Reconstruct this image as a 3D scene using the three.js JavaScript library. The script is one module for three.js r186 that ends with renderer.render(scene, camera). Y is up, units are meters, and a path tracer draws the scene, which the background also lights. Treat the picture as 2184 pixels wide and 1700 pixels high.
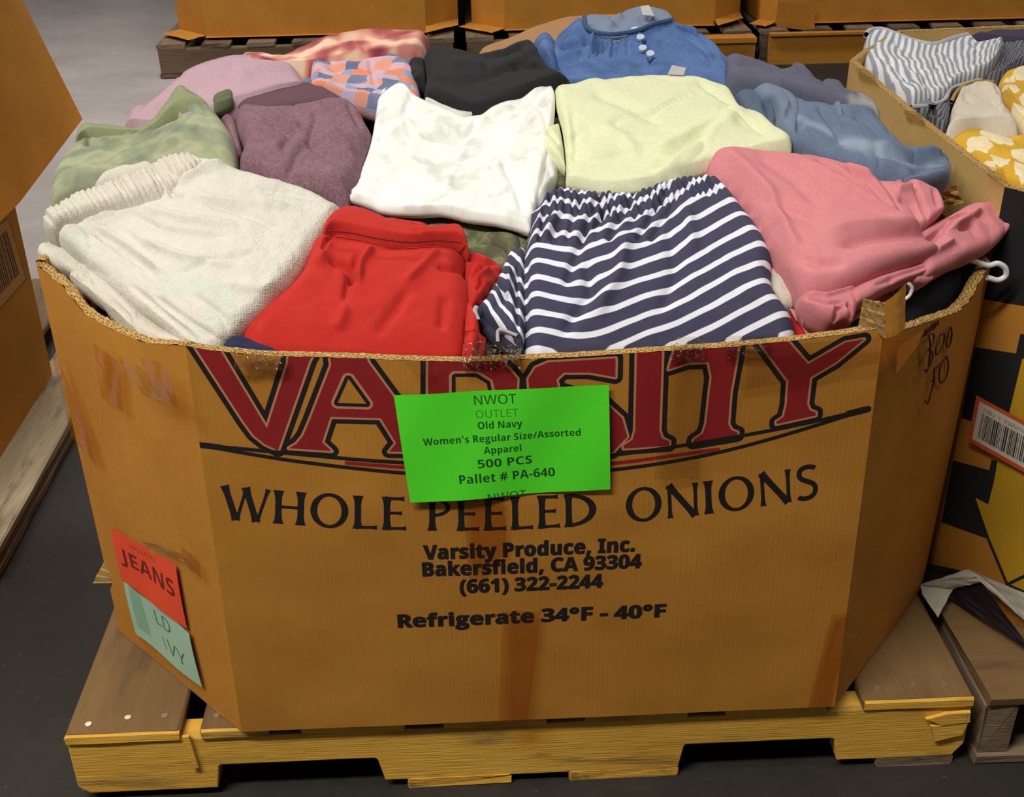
import * as THREE from 'three';
import { ImprovedNoise } from 'three/addons/math/ImprovedNoise.js';
import { mergeGeometries } from 'three/addons/utils/BufferGeometryUtils.js';
import { RectAreaLightUniformsLib } from 'three/addons/lights/RectAreaLightUniformsLib.js';

// ---------------------------------------------------------------- camera, light, exposure
const scene = new THREE.Scene();
scene.background = new THREE.Color(0x0b0b0c);
const camera = new THREE.PerspectiveCamera(2 * Math.atan(850 / 2590) * 180 / Math.PI, 2184 / 1700, 0.05, 60);
camera.rotation.order = 'YXZ';
camera.position.set(-0.057, 1.279, 1.22);
camera.rotation.set(-28.76 * Math.PI / 180, -2.17 * Math.PI / 180, -0.9 * Math.PI / 180);
camera.updateMatrixWorld(true);
const renderer = new THREE.WebGLRenderer({ antialias: true });
renderer.toneMapping = THREE.LinearToneMapping;
renderer.toneMappingExposure = 1.08;
renderer.shadowMap.enabled = true;
RectAreaLightUniformsLib.init();
const LAMP_COLOR = new THREE.Color(1.0, 0.95, 0.86);
// ceiling strip lamps of the warehouse: [x, y, z, length along x, width along z, strength]
const LAMPS = [
  [-1.6, 3.6, 1.35, 2.4, 0.35, 52],
  [1.9, 3.6, 0.6, 2.4, 0.35, 6],
  [-1.6, 3.6, -3.2, 2.4, 0.35, 34],
  [2.6, 3.6, -3.0, 2.4, 0.35, 10],
];

// ---------------------------------------------------------------- helpers
let seed = 12345;
const rnd = () => { seed = (seed * 1664525 + 1013904223) >>> 0; return seed / 4294967296; };
const rr = (a, b) => a + (b - a) * rnd();
const perlin = new ImprovedNoise();
const ns3 = (x, y, z) => perlin.noise(x, y, z);
const fbm = (x, y, z, o = 4) => { let s = 0, a = 0.5, f = 1; for (let i = 0; i < o; i++) { s += a * ns3(x * f, y * f, z * f + i * 7.3); a *= 0.5; f *= 2.03; } return s; };
const clamp = (x, a = 0, b = 1) => Math.min(b, Math.max(a, x));
const sst = (a, b, x) => { const t = clamp((x - a) / (b - a)); return t * t * (3 - 2 * t); };
const mix = (a, b, t) => a + (b - a) * t;
const V = (x, y, z) => new THREE.Vector3(x, y, z);
const taken = {};
const numbered = (n) => { taken[n] = (taken[n] ?? -1) + 1; return taken[n] ? `${n}_${String(taken[n]).padStart(3, '0')}` : n; };
function shade(o) { o.castShadow = true; o.receiveShadow = true; return o; }
function thing(name, label, category, group) {
  const o = new THREE.Group(); o.name = numbered(name); scene.add(o);
  o.userData = { label, category }; if (group) o.userData.group = group; return o;
}
function part(parent, name, geo, mat, label) {
  const m = shade(new THREE.Mesh(geo, mat)); m.name = parent === scene ? numbered(name) : name; parent.add(m);
  if (label) m.userData.label = label; return m;
}
function struct(name, geo, mat) { const m = part(scene, name, geo, mat); m.userData.kind = 'structure'; return m; }
// move a thing's origin to the middle of its base
function seat(group) {
  group.updateMatrixWorld(true);
  const b = new THREE.Box3().setFromObject(group), c = V((b.min.x + b.max.x) / 2, b.min.y, (b.min.z + b.max.z) / 2);
  for (const ch of group.children) ch.position.sub(c);
  group.position.add(c); return group;
}
// points of the place read from the photograph (2184 x 1700): the line of sight through a pixel, met with a plane
const EYE = camera.position.clone(), FPX = 2590;
const sight = (u, v) => V((u - 1092) / FPX, -(v - 850) / FPX, -1).applyEuler(camera.rotation).normalize();
const atZ = (u, v, z) => { const d = sight(u, v); return EYE.clone().addScaledVector(d, (z - EYE.z) / d.z); };
const atY = (u, v, y) => { const d = sight(u, v); return EYE.clone().addScaledVector(d, (y - EYE.y) / d.y); };
const onPlane = (u, v, p0, n) => { const d = sight(u, v); return EYE.clone().addScaledVector(d, n.dot(V(p0.x - EYE.x, p0.y - EYE.y, p0.z - EYE.z)) / n.dot(d)); };

// ---------------------------------------------------------------- textures and materials
const hex = (h) => [(h >> 16) & 255, (h >> 8) & 255, h & 255];
function dataTex(w, h, fn, srgb = true) {
  const d = new Uint8Array(w * h * 4);
  for (let j = 0; j < h; j++) for (let i = 0; i < w; i++) {
    const c = fn((i + 0.5) / w, (j + 0.5) / h, i, j), k = (j * w + i) * 4;
    d[k] = clamp(c[0], 0, 255); d[k + 1] = clamp(c[1], 0, 255); d[k + 2] = clamp(c[2], 0, 255); d[k + 3] = 255;
  }
  const t = new THREE.DataTexture(d, w, h); t.wrapS = t.wrapT = THREE.RepeatWrapping; t.magFilter = t.minFilter = THREE.LinearFilter;
  t.colorSpace = srgb ? THREE.SRGBColorSpace : THREE.NoColorSpace; t.needsUpdate = true; return t;
}
const grey = (x) => [x, x, x];
// tileable noise on a torus-like lattice
const tn = (x, y, f, o = 4, k = 0) => { let s = 0, a = 0.5; for (let i = 0; i < o; i++) { const F = f * 2 ** i; const X = x * F, Y = y * F; 
  const bx = (F - X) / F, by = (F - Y) / F; const q = (dx, dy) => ns3(X - dx * F, Y - dy * F, k + i * 3.7 + 0.31);
  s += a * (bx * by * q(0, 0) + (1 - bx) * by * q(1, 0) + bx * (1 - by) * q(0, 1) + (1 - bx) * (1 - by) * q(1, 1)); a *= 0.55; } return s; };
const weaveBump = dataTex(128, 128, (x, y, i, j) => grey(128 + 60 * Math.sin(i * Math.PI / 2) * Math.cos(j * Math.PI / 2) + (rnd() - 0.5) * 90), false); weaveBump.repeat.set(1 / 0.05, 1 / 0.05);
const knitBump = dataTex(256, 256, (x, y, i, j) => grey(128 + 190 * tn(x, y, 16, 4, 2) + 22 * Math.sin(i * Math.PI / 4 + 2 * ns3(x * 9, y * 9, 1)) * Math.cos(j * Math.PI / 3.2) + (rnd() - 0.5) * 50), false); knitBump.repeat.set(1 / 0.16, 1 / 0.16);
const twillBump = dataTex(128, 128, (x, y, i, j) => grey(128 + 26 * Math.sin((i + j) * Math.PI / 4) + (rnd() - 0.5) * 90), false); twillBump.repeat.set(1 / 0.06, 1 / 0.06);
const cardMap = dataTex(512, 512, (x, y, i) => { const n = 26 * tn(x, y, 3, 4) + 16 * tn(x, y, 60, 2, 9) + 0.7 * Math.sin(x * Math.PI * 2 * 64) + (rnd() - 0.5) * 9; return [191 + n, 130 + n * 0.9, 43 + n * 0.6]; }); cardMap.repeat.set(1 / 0.45, 1 / 0.45);
const cardBump = dataTex(256, 256, (x, y) => grey(128 + 14 * Math.sin(x * Math.PI * 2 * 32) + 80 * tn(x, y, 8, 3)), false); cardBump.repeat.set(1 / 0.24, 1 / 0.24);
const cutMap = dataTex(256, 64, (x, y, i, j) => {   // cut edge of corrugated board: liners and zigzag flutes
  const lay = y * 3, f = lay % 1, ph = x * 24 + Math.floor(lay) * 0.37 + 0.3 * ns3(x * 20, Math.floor(lay) * 3, 1);
  const zig = Math.abs((ph % 1) * 2 - 1), lin = Math.min(f, 1 - f) < 0.12 ? 1 : 0, on = Math.abs(zig - f) < 0.3 ? 1 : 0;
  const n = 40 * ns3(x * 60, y * 12, 5) + (rnd() - 0.5) * 40, k = lin ? 1 : on ? 0.92 : 0.55; return [(202 + n) * k, (160 + n) * k, (92 + n * 0.7) * k]; }); cutMap.repeat.set(1 / 0.2, 1);
const woodTex = (a, b, k, dirt, ring = 0.22) => { const A = hex(a), B = hex(b); const t = dataTex(512, 256, (x, y) => {
  const g = tn(x, y * 1, 3, 2, k), r = 0.5 + 0.5 * Math.sin((y * 16 + g * 11 + 2.6 * tn(x, y, 5, 4, k + 4)) * Math.PI * 2 * 0.5); const fine = ns3(x * 14, y * 220, k) * 0.5;
  let m = clamp(0.42 + ring * r + 0.36 * fine + 0.8 * tn(x, y, 3, 4, k + 21)); const d = sst(0.06, 0.3, tn(x, y, 4, 4, k + 9)) * dirt;
  return [0, 1, 2].map((c) => mix(mix(A[c], B[c], m), [70, 58, 48][c], d) + (rnd() - 0.5) * 10); }); t.repeat.set(1 / 0.7, 1 / 0.16); return t; };
const woodMat = (a, b, k, dirt, ring) => new THREE.MeshStandardMaterial({ map: woodTex(a, b, k, dirt, ring), roughness: 0.85, bumpMap: woodBump, bumpScale: 0.0012 });
const woodBump = dataTex(256, 256, (x, y) => grey(128 + 70 * ns3(x * 8, y * 90, 3) + 80 * tn(x, y, 6, 4)), false); woodBump.repeat.set(1 / 0.5, 1 / 0.16);
const freshWood = woodMat(0xdda338, 0xfccb58, 1.2, 0.4, 0.12), deckWood = woodMat(0x6f5433, 0x8a6d42, 5.1, 0.35, 0.08), oldWood = woodMat(0x6f5c48, 0x8e7a62, 8.7, 0.6), darkWood = woodMat(0x5b4a3a, 0x7a6550, 12.3, 0.6), paleWood = woodMat(0x97876f, 0xb8a98e, 15.5, 0.5);
const card = new THREE.MeshStandardMaterial({ map: cardMap, roughness: 0.82, bumpMap: cardBump, bumpScale: 0.0006 });
const paleMap = dataTex(512, 512, (x, y) => { const n = 26 * tn(x, y, 3, 4, 14) + 14 * tn(x, y, 60, 2, 19) + (rnd() - 0.5) * 9; return [196 + n, 160 + n * 0.9, 98 + n * 0.7]; }); paleMap.repeat.set(1 / 0.45, 1 / 0.45);
const paleCard = new THREE.MeshStandardMaterial({ map: paleMap, roughness: 0.82, bumpMap: cardBump, bumpScale: 0.0006 });
const cut = new THREE.MeshStandardMaterial({ map: cutMap, roughness: 0.95 });
const tint = (base, h) => { const m = base.clone(); m.color = new THREE.Color(h); return m; };
const tape = new THREE.MeshPhysicalMaterial({ color: 0xf5e0c4, transmission: 1, thickness: 0, roughness: 0.16, ior: 1.5 });
const clearTape = new THREE.MeshPhysicalMaterial({ color: 0xf0ebe2, transmission: 1, thickness: 0, roughness: 0.06, ior: 1.55 });
const whitePlastic = new THREE.MeshPhysicalMaterial({ color: 0xe8e8ea, roughness: 0.25, clearcoat: 0.4 });
const fuzz = dataTex(256, 256, (x, y) => grey(238 + 16 * tn(x, y, 24, 3, 6) + (rnd() - 0.5) * 26)); fuzz.repeat.set(1 / 0.12, 1 / 0.12); fuzz.userData.set = true;
const fabric = (h, o = {}) => new THREE.MeshPhysicalMaterial({ color: h, map: fuzz, roughness: 0.95, bumpMap: o.bump ?? weaveBump, bumpScale: o.bs ?? 0.0006, sheen: o.sheen ?? 0.25, sheenRoughness: 0.6, sheenColor: new THREE.Color(h).lerp(new THREE.Color(0xffffff), 0.4), side: THREE.DoubleSide });
const printed = (tex, o = {}) => { const m = fabric(0xffffff, o); m.map = tex; m.sheen = 0.1; return m; };
const paper = (t) => new THREE.MeshStandardMaterial({ map: t, roughness: 0.75, side: THREE.DoubleSide });
function canvasTex(w, h, draw) {
  const c = document.createElement('canvas'); c.width = w; c.height = h; const g = c.getContext('2d'); draw(g, w, h);
  const t = new THREE.CanvasTexture(c); t.colorSpace = THREE.SRGBColorSpace; t.magFilter = THREE.LinearFilter; return t;
}
const fitText = (g, s, x0, x1, y, cap, font, color, bold = 0) => { // a line of text from x0 to x1 with capitals cap tall
  g.save(); g.font = font.replace('SZ', Math.round(cap / 0.715 * 10) / 10 + 'px'); g.fillStyle = color; g.textBaseline = 'alphabetic'; const w = g.measureText(s).width; g.translate(x0, y); g.scale((x1 - x0) / w, 1); g.fillText(s, 0, 0); if (bold) { g.lineWidth = bold; g.lineJoin = 'round'; g.strokeText(s, 0, 0); } g.restore(); };

// ---------------------------------------------------------------- meshes
function gridGeo(nu, nv, pos, uv) { // (nu+1) x (nv+1) points
  const P = [], U = [], I = [];
  for (let j = 0; j <= nv; j++) for (let i = 0; i <= nu; i++) { const p = pos(i / nu, j / nv, i, j); P.push(p.x, p.y, p.z); const t = uv(i / nu, j / nv, p); U.push(t[0], t[1]); }
  for (let j = 0; j < nv; j++) for (let i = 0; i < nu; i++) { const a = j * (nu + 1) + i, b = a + 1, c = a + nu + 1, d = c + 1; I.push(a, b, d, a, d, c); }
  const g = new THREE.BufferGeometry(); g.setAttribute('position', new THREE.Float32BufferAttribute(P, 3)); g.setAttribute('uv', new THREE.Float32BufferAttribute(U, 2)); g.setIndex(I); g.computeVertexNormals(); return g;
}
// a sawn board: length along x, height y, width z; chamfered, slightly uneven
function boardGeo(L, H, W, rough = 0.0015) {
  const c = Math.min(0.003, H * 0.2), prof = [[-W / 2 + c, 0], [W / 2 - c, 0], [W / 2, c], [W / 2, H - c], [W / 2 - c, H], [-W / 2 + c, H], [-W / 2, H - c], [-W / 2, c]];
  const n = Math.max(4, Math.round(L / 0.08)), k = rnd() * 50, P = [], U = [], I = [];
  let per = [0]; for (let q = 0; q < 8; q++) { const a = prof[q], b = prof[(q + 1) % 8]; per.push(per[q] + Math.hypot(b[0] - a[0], b[1] - a[1])); }
  for (let i = 0; i <= n; i++) for (let q = 0; q <= 8; q++) { const p = prof[q % 8], x = (i / n - 0.5) * L; P.push(x + rough * 2 * ns3(k, q, i === 0 ? 1 : 2) * (i === 0 || i === n ? 1 : 0), p[1] + rough * ns3(x * 9 + k, q % 8, 3), p[0] + rough * ns3(x * 9, q % 8 + k, 7)); U.push(x + k, per[q] + k); }
  for (let i = 0; i < n; i++) for (let q = 0; q < 8; q++) { const a = i * 9 + q, b = a + 1, d = a + 9, e = d + 1; I.push(a, d, e, a, e, b); }
  for (const e of [0, n]) { const b0 = P.length / 3; for (let q = 0; q < 8; q++) { const s = (e * 9 + q) * 3; P.push(P[s], P[s + 1], P[s + 2]); U.push(P[s + 2] * 3 + k, P[s + 1]); } for (let q = 1; q < 7; q++) e ? I.push(b0, b0 + q + 1, b0 + q) : I.push(b0, b0 + q, b0 + q + 1); }
  const g = new THREE.BufferGeometry(); g.setAttribute('position', new THREE.Float32BufferAttribute(P, 3)); g.setAttribute('uv', new THREE.Float32BufferAttribute(U, 2)); g.setIndex(I);
  const f = g.toNonIndexed(); f.computeVertexNormals(); return f;
}
function tubeGeo(pts, r, seg = 40) { return new THREE.TubeGeometry(new THREE.CatmullRomCurve3(pts), seg, r, 8); }
function sheetGeo(c, n, wob, k = 0) { // a thin sheet between four corners (TL, TR, BR, BL), uneven by wob
  const nn = V().subVectors(c[1], c[0]).cross(V().subVectors(c[3], c[0])).normalize(); if (nn.dot(V().subVectors(EYE, c[0])) < 0) nn.negate();
  return gridGeo(n, n, (s, t) => { const a = c[0].clone().lerp(c[1], s), b = c[3].clone().lerp(c[2], s); const p = a.lerp(b, t); return p.addScaledVector(nn, wob(s, t, k)); }, (s, t) => [s, 1 - t]);
}

// ---------------------------------------------------------------- the warehouse
const concrete = new THREE.MeshStandardMaterial({ map: dataTex(512, 512, (x, y) => { const n = 34 * tn(x, y, 4, 5) + 18 * tn(x, y, 40, 2, 4) + (rnd() - 0.5) * 8; return [174 + n, 168 + n, 169 + n]; }), roughness: 0.6 }); concrete.map.repeat.set(0.5, 0.5);
const darkCoat = new THREE.MeshStandardMaterial({ map: dataTex(512, 512, (x, y) => { const n = 26 * tn(x, y, 3, 5, 8) + 10 * tn(x, y, 50, 2, 4) + (rnd() - 0.5) * 7 + (rnd() > 0.9994 ? 60 : 0); return [38 + n, 34 + n, 31 + n]; }), roughness: 0.7 }); darkCoat.map.repeat.set(0.8, 0.8);
const boxAt = (x0, x1, y0, y1, z0, z1) => new THREE.BoxGeometry(x1 - x0, y1 - y0, z1 - z0).translate((x0 + x1) / 2, (y0 + y1) / 2, (z0 + z1) / 2);
const planeUV = (g, s = 1) => { const p = g.attributes.position, u = g.attributes.uv; for (let i = 0; i < p.count; i++) u.setXY(i, p.getX(i) * s, p.getZ(i) * s); return g; };
struct('floor', planeUV(boxAt(-9, 9, -0.2, -0.004, -11, 6)), concrete);
struct('floor_coating', planeUV(boxAt(-1.16, 9, -0.004, 0, -11, 6)), darkCoat);
const wallMat = new THREE.MeshStandardMaterial({ color: 0xa7a49c, roughness: 0.9 });
struct('wall_back', boxAt(-9, 9, 0, 5, -11.2, -11), wallMat); struct('wall_front', boxAt(-9, 9, 0, 5, 6, 6.2), wallMat);
struct('wall_left', boxAt(-9.2, -9, 0, 5, -11.2, 6.2), wallMat); struct('wall_right', boxAt(9, 9.2, 0, 5, -11.2, 6.2), wallMat);
struct('ceiling', boxAt(-9.2, 9.2, 5, 5.2, -11.2, 6.2), wallMat);
const lampGlow = new THREE.MeshStandardMaterial({ color: 0xffffff, emissive: LAMP_COLOR, emissiveIntensity: 3 });
const lampBody = new THREE.MeshStandardMaterial({ color: 0xd8d8d8, roughness: 0.5 });
LAMPS.forEach(([x, y, z, w, d, s], i) => {
  const t = thing('strip_light', ['long ceiling strip light nearest the main box, on the left', 'long ceiling strip light over the right-hand box', 'long ceiling strip light over the aisle behind on the left', 'long ceiling strip light over the far right boxes'][i], 'lamp', 'ceiling strip lights');
  part(t, 'housing', boxAt(-w / 2, w / 2, 0.02, 0.09, -d / 2, d / 2), lampBody); part(t, 'diffuser', boxAt(-w / 2 + 0.01, w / 2 - 0.01, 0, 0.02, -d / 2 + 0.01, d / 2 - 0.01), lampGlow);
  for (const q of [-0.8, 0.8]) part(t, 'hanger_rod', boxAt(q - 0.006, q + 0.006, 0.09, 5 - y, -0.006, 0.006), lampBody);
  t.position.set(x, y, z);
  const L = new THREE.RectAreaLight(LAMP_COLOR, s, w, d); L.position.set(x, y - 0.01, z); L.lookAt(x, 0, z); scene.add(L);
});

// ---------------------------------------------------------------- the main pallet
const DECK = 0.125;
function nail(parent, x, y, z) { const g = new THREE.CylinderGeometry(0.0045, 0.0045, 0.003, 10); const m = part(parent, 'nail', g, nailMat); m.position.set(x, y, z); }
const nailMat = new THREE.MeshStandardMaterial({ color: 0xcfc8b8, metalness: 0.8, roughness: 0.35 });
{
  const t = thing('wooden_pallet', 'yellow-edged wooden pallet under the peeled onions box', 'pallet', null);
  const stringer = (z, mat) => {
    const s = new THREE.Shape(), y0 = 0.018, y1 = DECK - 0.018, nt = 0.042, r = 0.012;
    const pts = [[-0.608, y1], [-0.608, y0 + 0.012], [-0.594, y0]]; s.moveTo(...pts[0]); s.lineTo(...pts[1]); s.lineTo(...pts[2]);
    for (const [a, b] of [[-0.424, -0.196], [0.21, 0.432]]) { s.lineTo(a, y0); s.lineTo(a + 0.005, y0 + nt - r); s.quadraticCurveTo(a + 0.006, y0 + nt, a + r, y0 + nt); s.lineTo(b - r, y0 + nt); s.quadraticCurveTo(b - 0.003, y0 + nt, b - 0.002, y0 + nt - r); s.lineTo(b + 0.004, y0); }
    s.lineTo(0.595, y0); s.lineTo(0.608, y0 + 0.02); s.lineTo(0.608, y1); s.closePath();
    const g = new THREE.ExtrudeGeometry(s, { depth: 0.034, bevelEnabled: true, bevelSize: 0.002, bevelThickness: 0.002, bevelSegments: 2 }); g.translate(0, 0, z - 0.036);
    return part(t, 'stringer', g, mat);
  };
  stringer(0, freshWood); stringer(-0.49, deckWood); stringer(-0.984, deckWood);
  const tops = [[-0.61, -0.459], [-0.432, -0.34], [-0.30, -0.16], [-0.11, 0.03], [0.08, 0.22], [0.27, 0.41], [0.459, 0.61]];
  tops.forEach(([a, b], i) => { const g = boardGeo(1.02, 0.018, b - a); g.rotateY(Math.PI / 2); g.translate((a + b) / 2, DECK - 0.018, -0.51); const m = part(t, 'deck_board', g, deckWood);
    for (const z of [-0.022, -0.5]) for (const f of [0.2, 0.5, 0.8]) nail(m, mix(a, b, f) + rr(-0.006, 0.006), DECK + 0.0005, z + rr(-0.006, 0.006)); });
  // bright sawn ends of the deck boards
  tops.forEach(([a, b]) => { const g = boardGeo(b - a - 0.002, 0.0172, 0.006); g.translate((a + b) / 2, DECK - 0.0178, 0.0005); part(t, 'board_end', g, freshWood); });
  [[-0.6, -0.5], [-0.163, -0.02], [0.06, 0.212], [0.49, 0.598]].forEach(([a, b], i) => { const g = boardGeo(1.0, 0.017, b - a); g.rotateY(Math.PI / 2); g.translate((a + b) / 2, 0.0005, -0.5 - (i === 0 ? 0.02 : 0)); part(t, 'bottom_board', g, i === 0 || i === 3 ? oldWood : freshWood); });
  // split front corner of the right end
  const chip = (pts, d) => { const s = new THREE.Shape(pts.map((p) => new THREE.Vector2(...p))); const g = new THREE.ExtrudeGeometry(s, { depth: d, bevelEnabled: true, bevelSize: 0.001, bevelThickness: 0.001, bevelSegments: 1 }); return g; };
  const c1 = chip([[0.548, 0.092], [0.574, 0.1], [0.606, 0.101], [0.608, 0.084], [0.57, 0.08]], 0.004).translate(0, 0, 0.002); part(t, 'splinter', c1, freshWood, 'pale raised splinter');
  const c2 = chip([[0.556, 0.078], [0.606, 0.08], [0.602, 0.06], [0.566, 0.05]], 0.003).translate(0, 0, 0.002); part(t, 'splinter', c2, freshWood, 'pale raised splinter');
  const c3 = chip([[-0.455, 0.116], [-0.447, 0.117], [-0.442, 0.06], [-0.449, 0.058]], 0.003).translate(0, 0, 0.0015); part(t, 'splinter', c3, freshWood);
  seat(t);
}

// ---------------------------------------------------------------- octagonal cardboard boxes
// a wall panel of corrugated board: bottom edge A to B, top edge a list of points, bulging outwards
function wallPanel(parent, name, A, B, top, o = {}) {
  const th = o.th ?? 0.012, nu = o.nu ?? 40, nv = o.nv ?? 24, n = V().subVectors(B, A).cross(V(0, 1, 0)).normalize(); if (o.flip) n.negate();
  const curve = (s) => { const q = s * (top.length - 1), i = Math.min(top.length - 2, Math.floor(q)); return top[i].clone().lerp(top[i + 1], q - i); };
  const cum = [0]; for (let i = 1; i < top.length; i++) cum.push(cum[i - 1] + top[i].distanceTo(top[i - 1])); 
  const topAt = (s) => { const L = s * cum[cum.length - 1]; let i = 0; while (i < cum.length - 2 && cum[i + 1] < L) i++; return top[i].clone().lerp(top[i + 1], (L - cum[i]) / Math.max(1e-6, cum[i + 1] - cum[i])); };
  const wob = (s, t) => (o.bulge ?? 0.008) * Math.sin(Math.PI * s) * Math.sin(Math.PI * Math.min(1, t * 0.62 + 0.0)) + 0.003 * fbm(s * 3 + A.x * 9, t * 2.5, A.z * 7, 3) * Math.sin(Math.PI * s);
  const P = (s, t, d = 0) => { const p = A.clone().lerp(B, s).lerp(topAt(s), t); return p.addScaledVector(n, wob(s, t) - d); };
  const W = A.distanceTo(B), uvf = o.uv ?? ((s, t, p) => [s * W + A.x, p.y]);
  const outer = gridGeo(nu, nv, (s, t) => P(s, t), uvf), inner = gridGeo(nu, nv, (s, t) => P(1 - s, t, th), (s, t, p) => [s * W, p.y]);
  const m = part(parent, name, outer, o.mat ?? card, o.label); part(m, 'inner_liner', inner, o.inner ?? card);
  const k = rnd() * 90, ne = Math.round(W / 0.004), rag = o.rag ?? 0.004;
  const edge = gridGeo(ne, 4, (s, t) => { const p = P(s, 1, th * t); const e = t === 0 || t === 1 ? 0.35 : 1; p.y += rag * e * (fbm(s * W * 60, t * 5, k, 3) + 0.3 * fbm(s * W * 300, t * 9, k, 2)) + 0.0015 * e; p.addScaledVector(n, rag * 0.35 * ns3(s * W * 120, t * 4 + k, 3)); return p; }, (s, t) => [s * W, t]);
  part(m, 'cut_edge', edge, cut, 'ragged corrugated cut edge'); m.userData.P = P; m.userData.n = n; return m;
}
const BY = DECK + 0.003, FL = V(-0.375, BY, 0.012), FR = V(0.415, BY, 0.012), LL = V(-0.586, BY, -0.207), RR = V(0.618, BY, -0.234), LB = V(-0.586, BY, -0.80), RB = V(0.618, BY, -0.80), BLv = V(-0.375, BY, -1.005), BRv = V(0.415, BY, -1.005);
const rimFront = [[395, 738], [440, 746], [500, 752], [568, 758], [700, 760], [800, 763], [900, 766], [1000, 768], [1110, 763], [1250, 756], [1400, 746], [1550, 737], [1700, 724], [1800, 712], [1885, 700]].map(([u, v], i, a) => { const s = i / (a.length - 1); return atZ(u, v, 0.012); });
const FLt = rimFront[0], FRt = rimFront[rimFront.length - 1], LLt = V(-0.593, 0.71, -0.212), RRt = V(0.62, 0.668, -0.212);
const leftN = V().subVectors(FL, LL).cross(V(0, 1, 0)).normalize();
const rimLeft = [LLt, ...[[80, 566], [144, 603], [167, 628], [194, 660], [254, 693], [318, 726], [351, 731]].map(([u, v]) => onPlane(u, v, FLt.clone().lerp(LLt, 0.5), V().subVectors(FLt, LLt).cross(V(0, 1, 0)).normalize())), FLt];
const rpN = V().subVectors(RRt, FRt).cross(V(0, 1, 0)).normalize();
const rimRight = [FRt.clone().setY(FRt.y - 0.012), ...[[1925, 700], [1985, 676], [2030, 662], [2056, 642], [2085, 598]].map(([u, v]) => onPlane(u, v, FRt, rpN)), RRt];
// the print of the front panel, in panel metres: x from -0.40 to 0.43, y from 0.125 to 0.72
const FX0 = -0.40, FX1 = 0.43, FY0 = 0.125, FY1 = 0.72, CW = 2048, CH = Math.round(2048 * (FY1 - FY0) / (FX1 - FX0)), PPM = CW / (FX1 - FX0);
const cx = (x) => (x - FX0) * PPM, cy = (y) => CH - (y - FY0) * PPM;
const onFront = (u, v) => { const p = atZ(u, v, 0.012); return [cx(p.x), cy(p.y)]; };
function cardBase(g, w, h, ppm, k = 0) { // kraft paper: colour, fibres, faint flute lines, scuffs
  const im = g.createImageData(w, h), d = im.data; const cw = 256, lo = [];
  for (let j = 0; j <= 64; j++) for (let i = 0; i <= 64; i++) lo.push(fbm(i / 64 * 6 + k, j / 64 * 6, k, 4));
  for (let y = 0; y < h; y++) for (let x = 0; x < w; x++) {
    const fx = x / w * 64, fy = y / h * 64, i = fx | 0, j = fy | 0, a = fx - i, b = fy - j, q = j * 65 + i; const m = (lo[q] * (1 - a) + lo[q + 1] * a) * (1 - b) + (lo[q + 65] * (1 - a) + lo[q + 66] * a) * b;
    const n = 26 * m + (rnd() - 0.5) * 10 + 0.5 * Math.sin(x / ppm * 2 * Math.PI / 0.007), e = (y * w + x) * 4; d[e] = 191 + n; d[e + 1] = 130 + n * 0.9; d[e + 2] = 43 + n * 0.6; d[e + 3] = 255;
  }
  g.putImageData(im, 0, 0);
}
const INK = '#170d07', RED = '#94171a', CARDC = '#bf822b';
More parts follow.
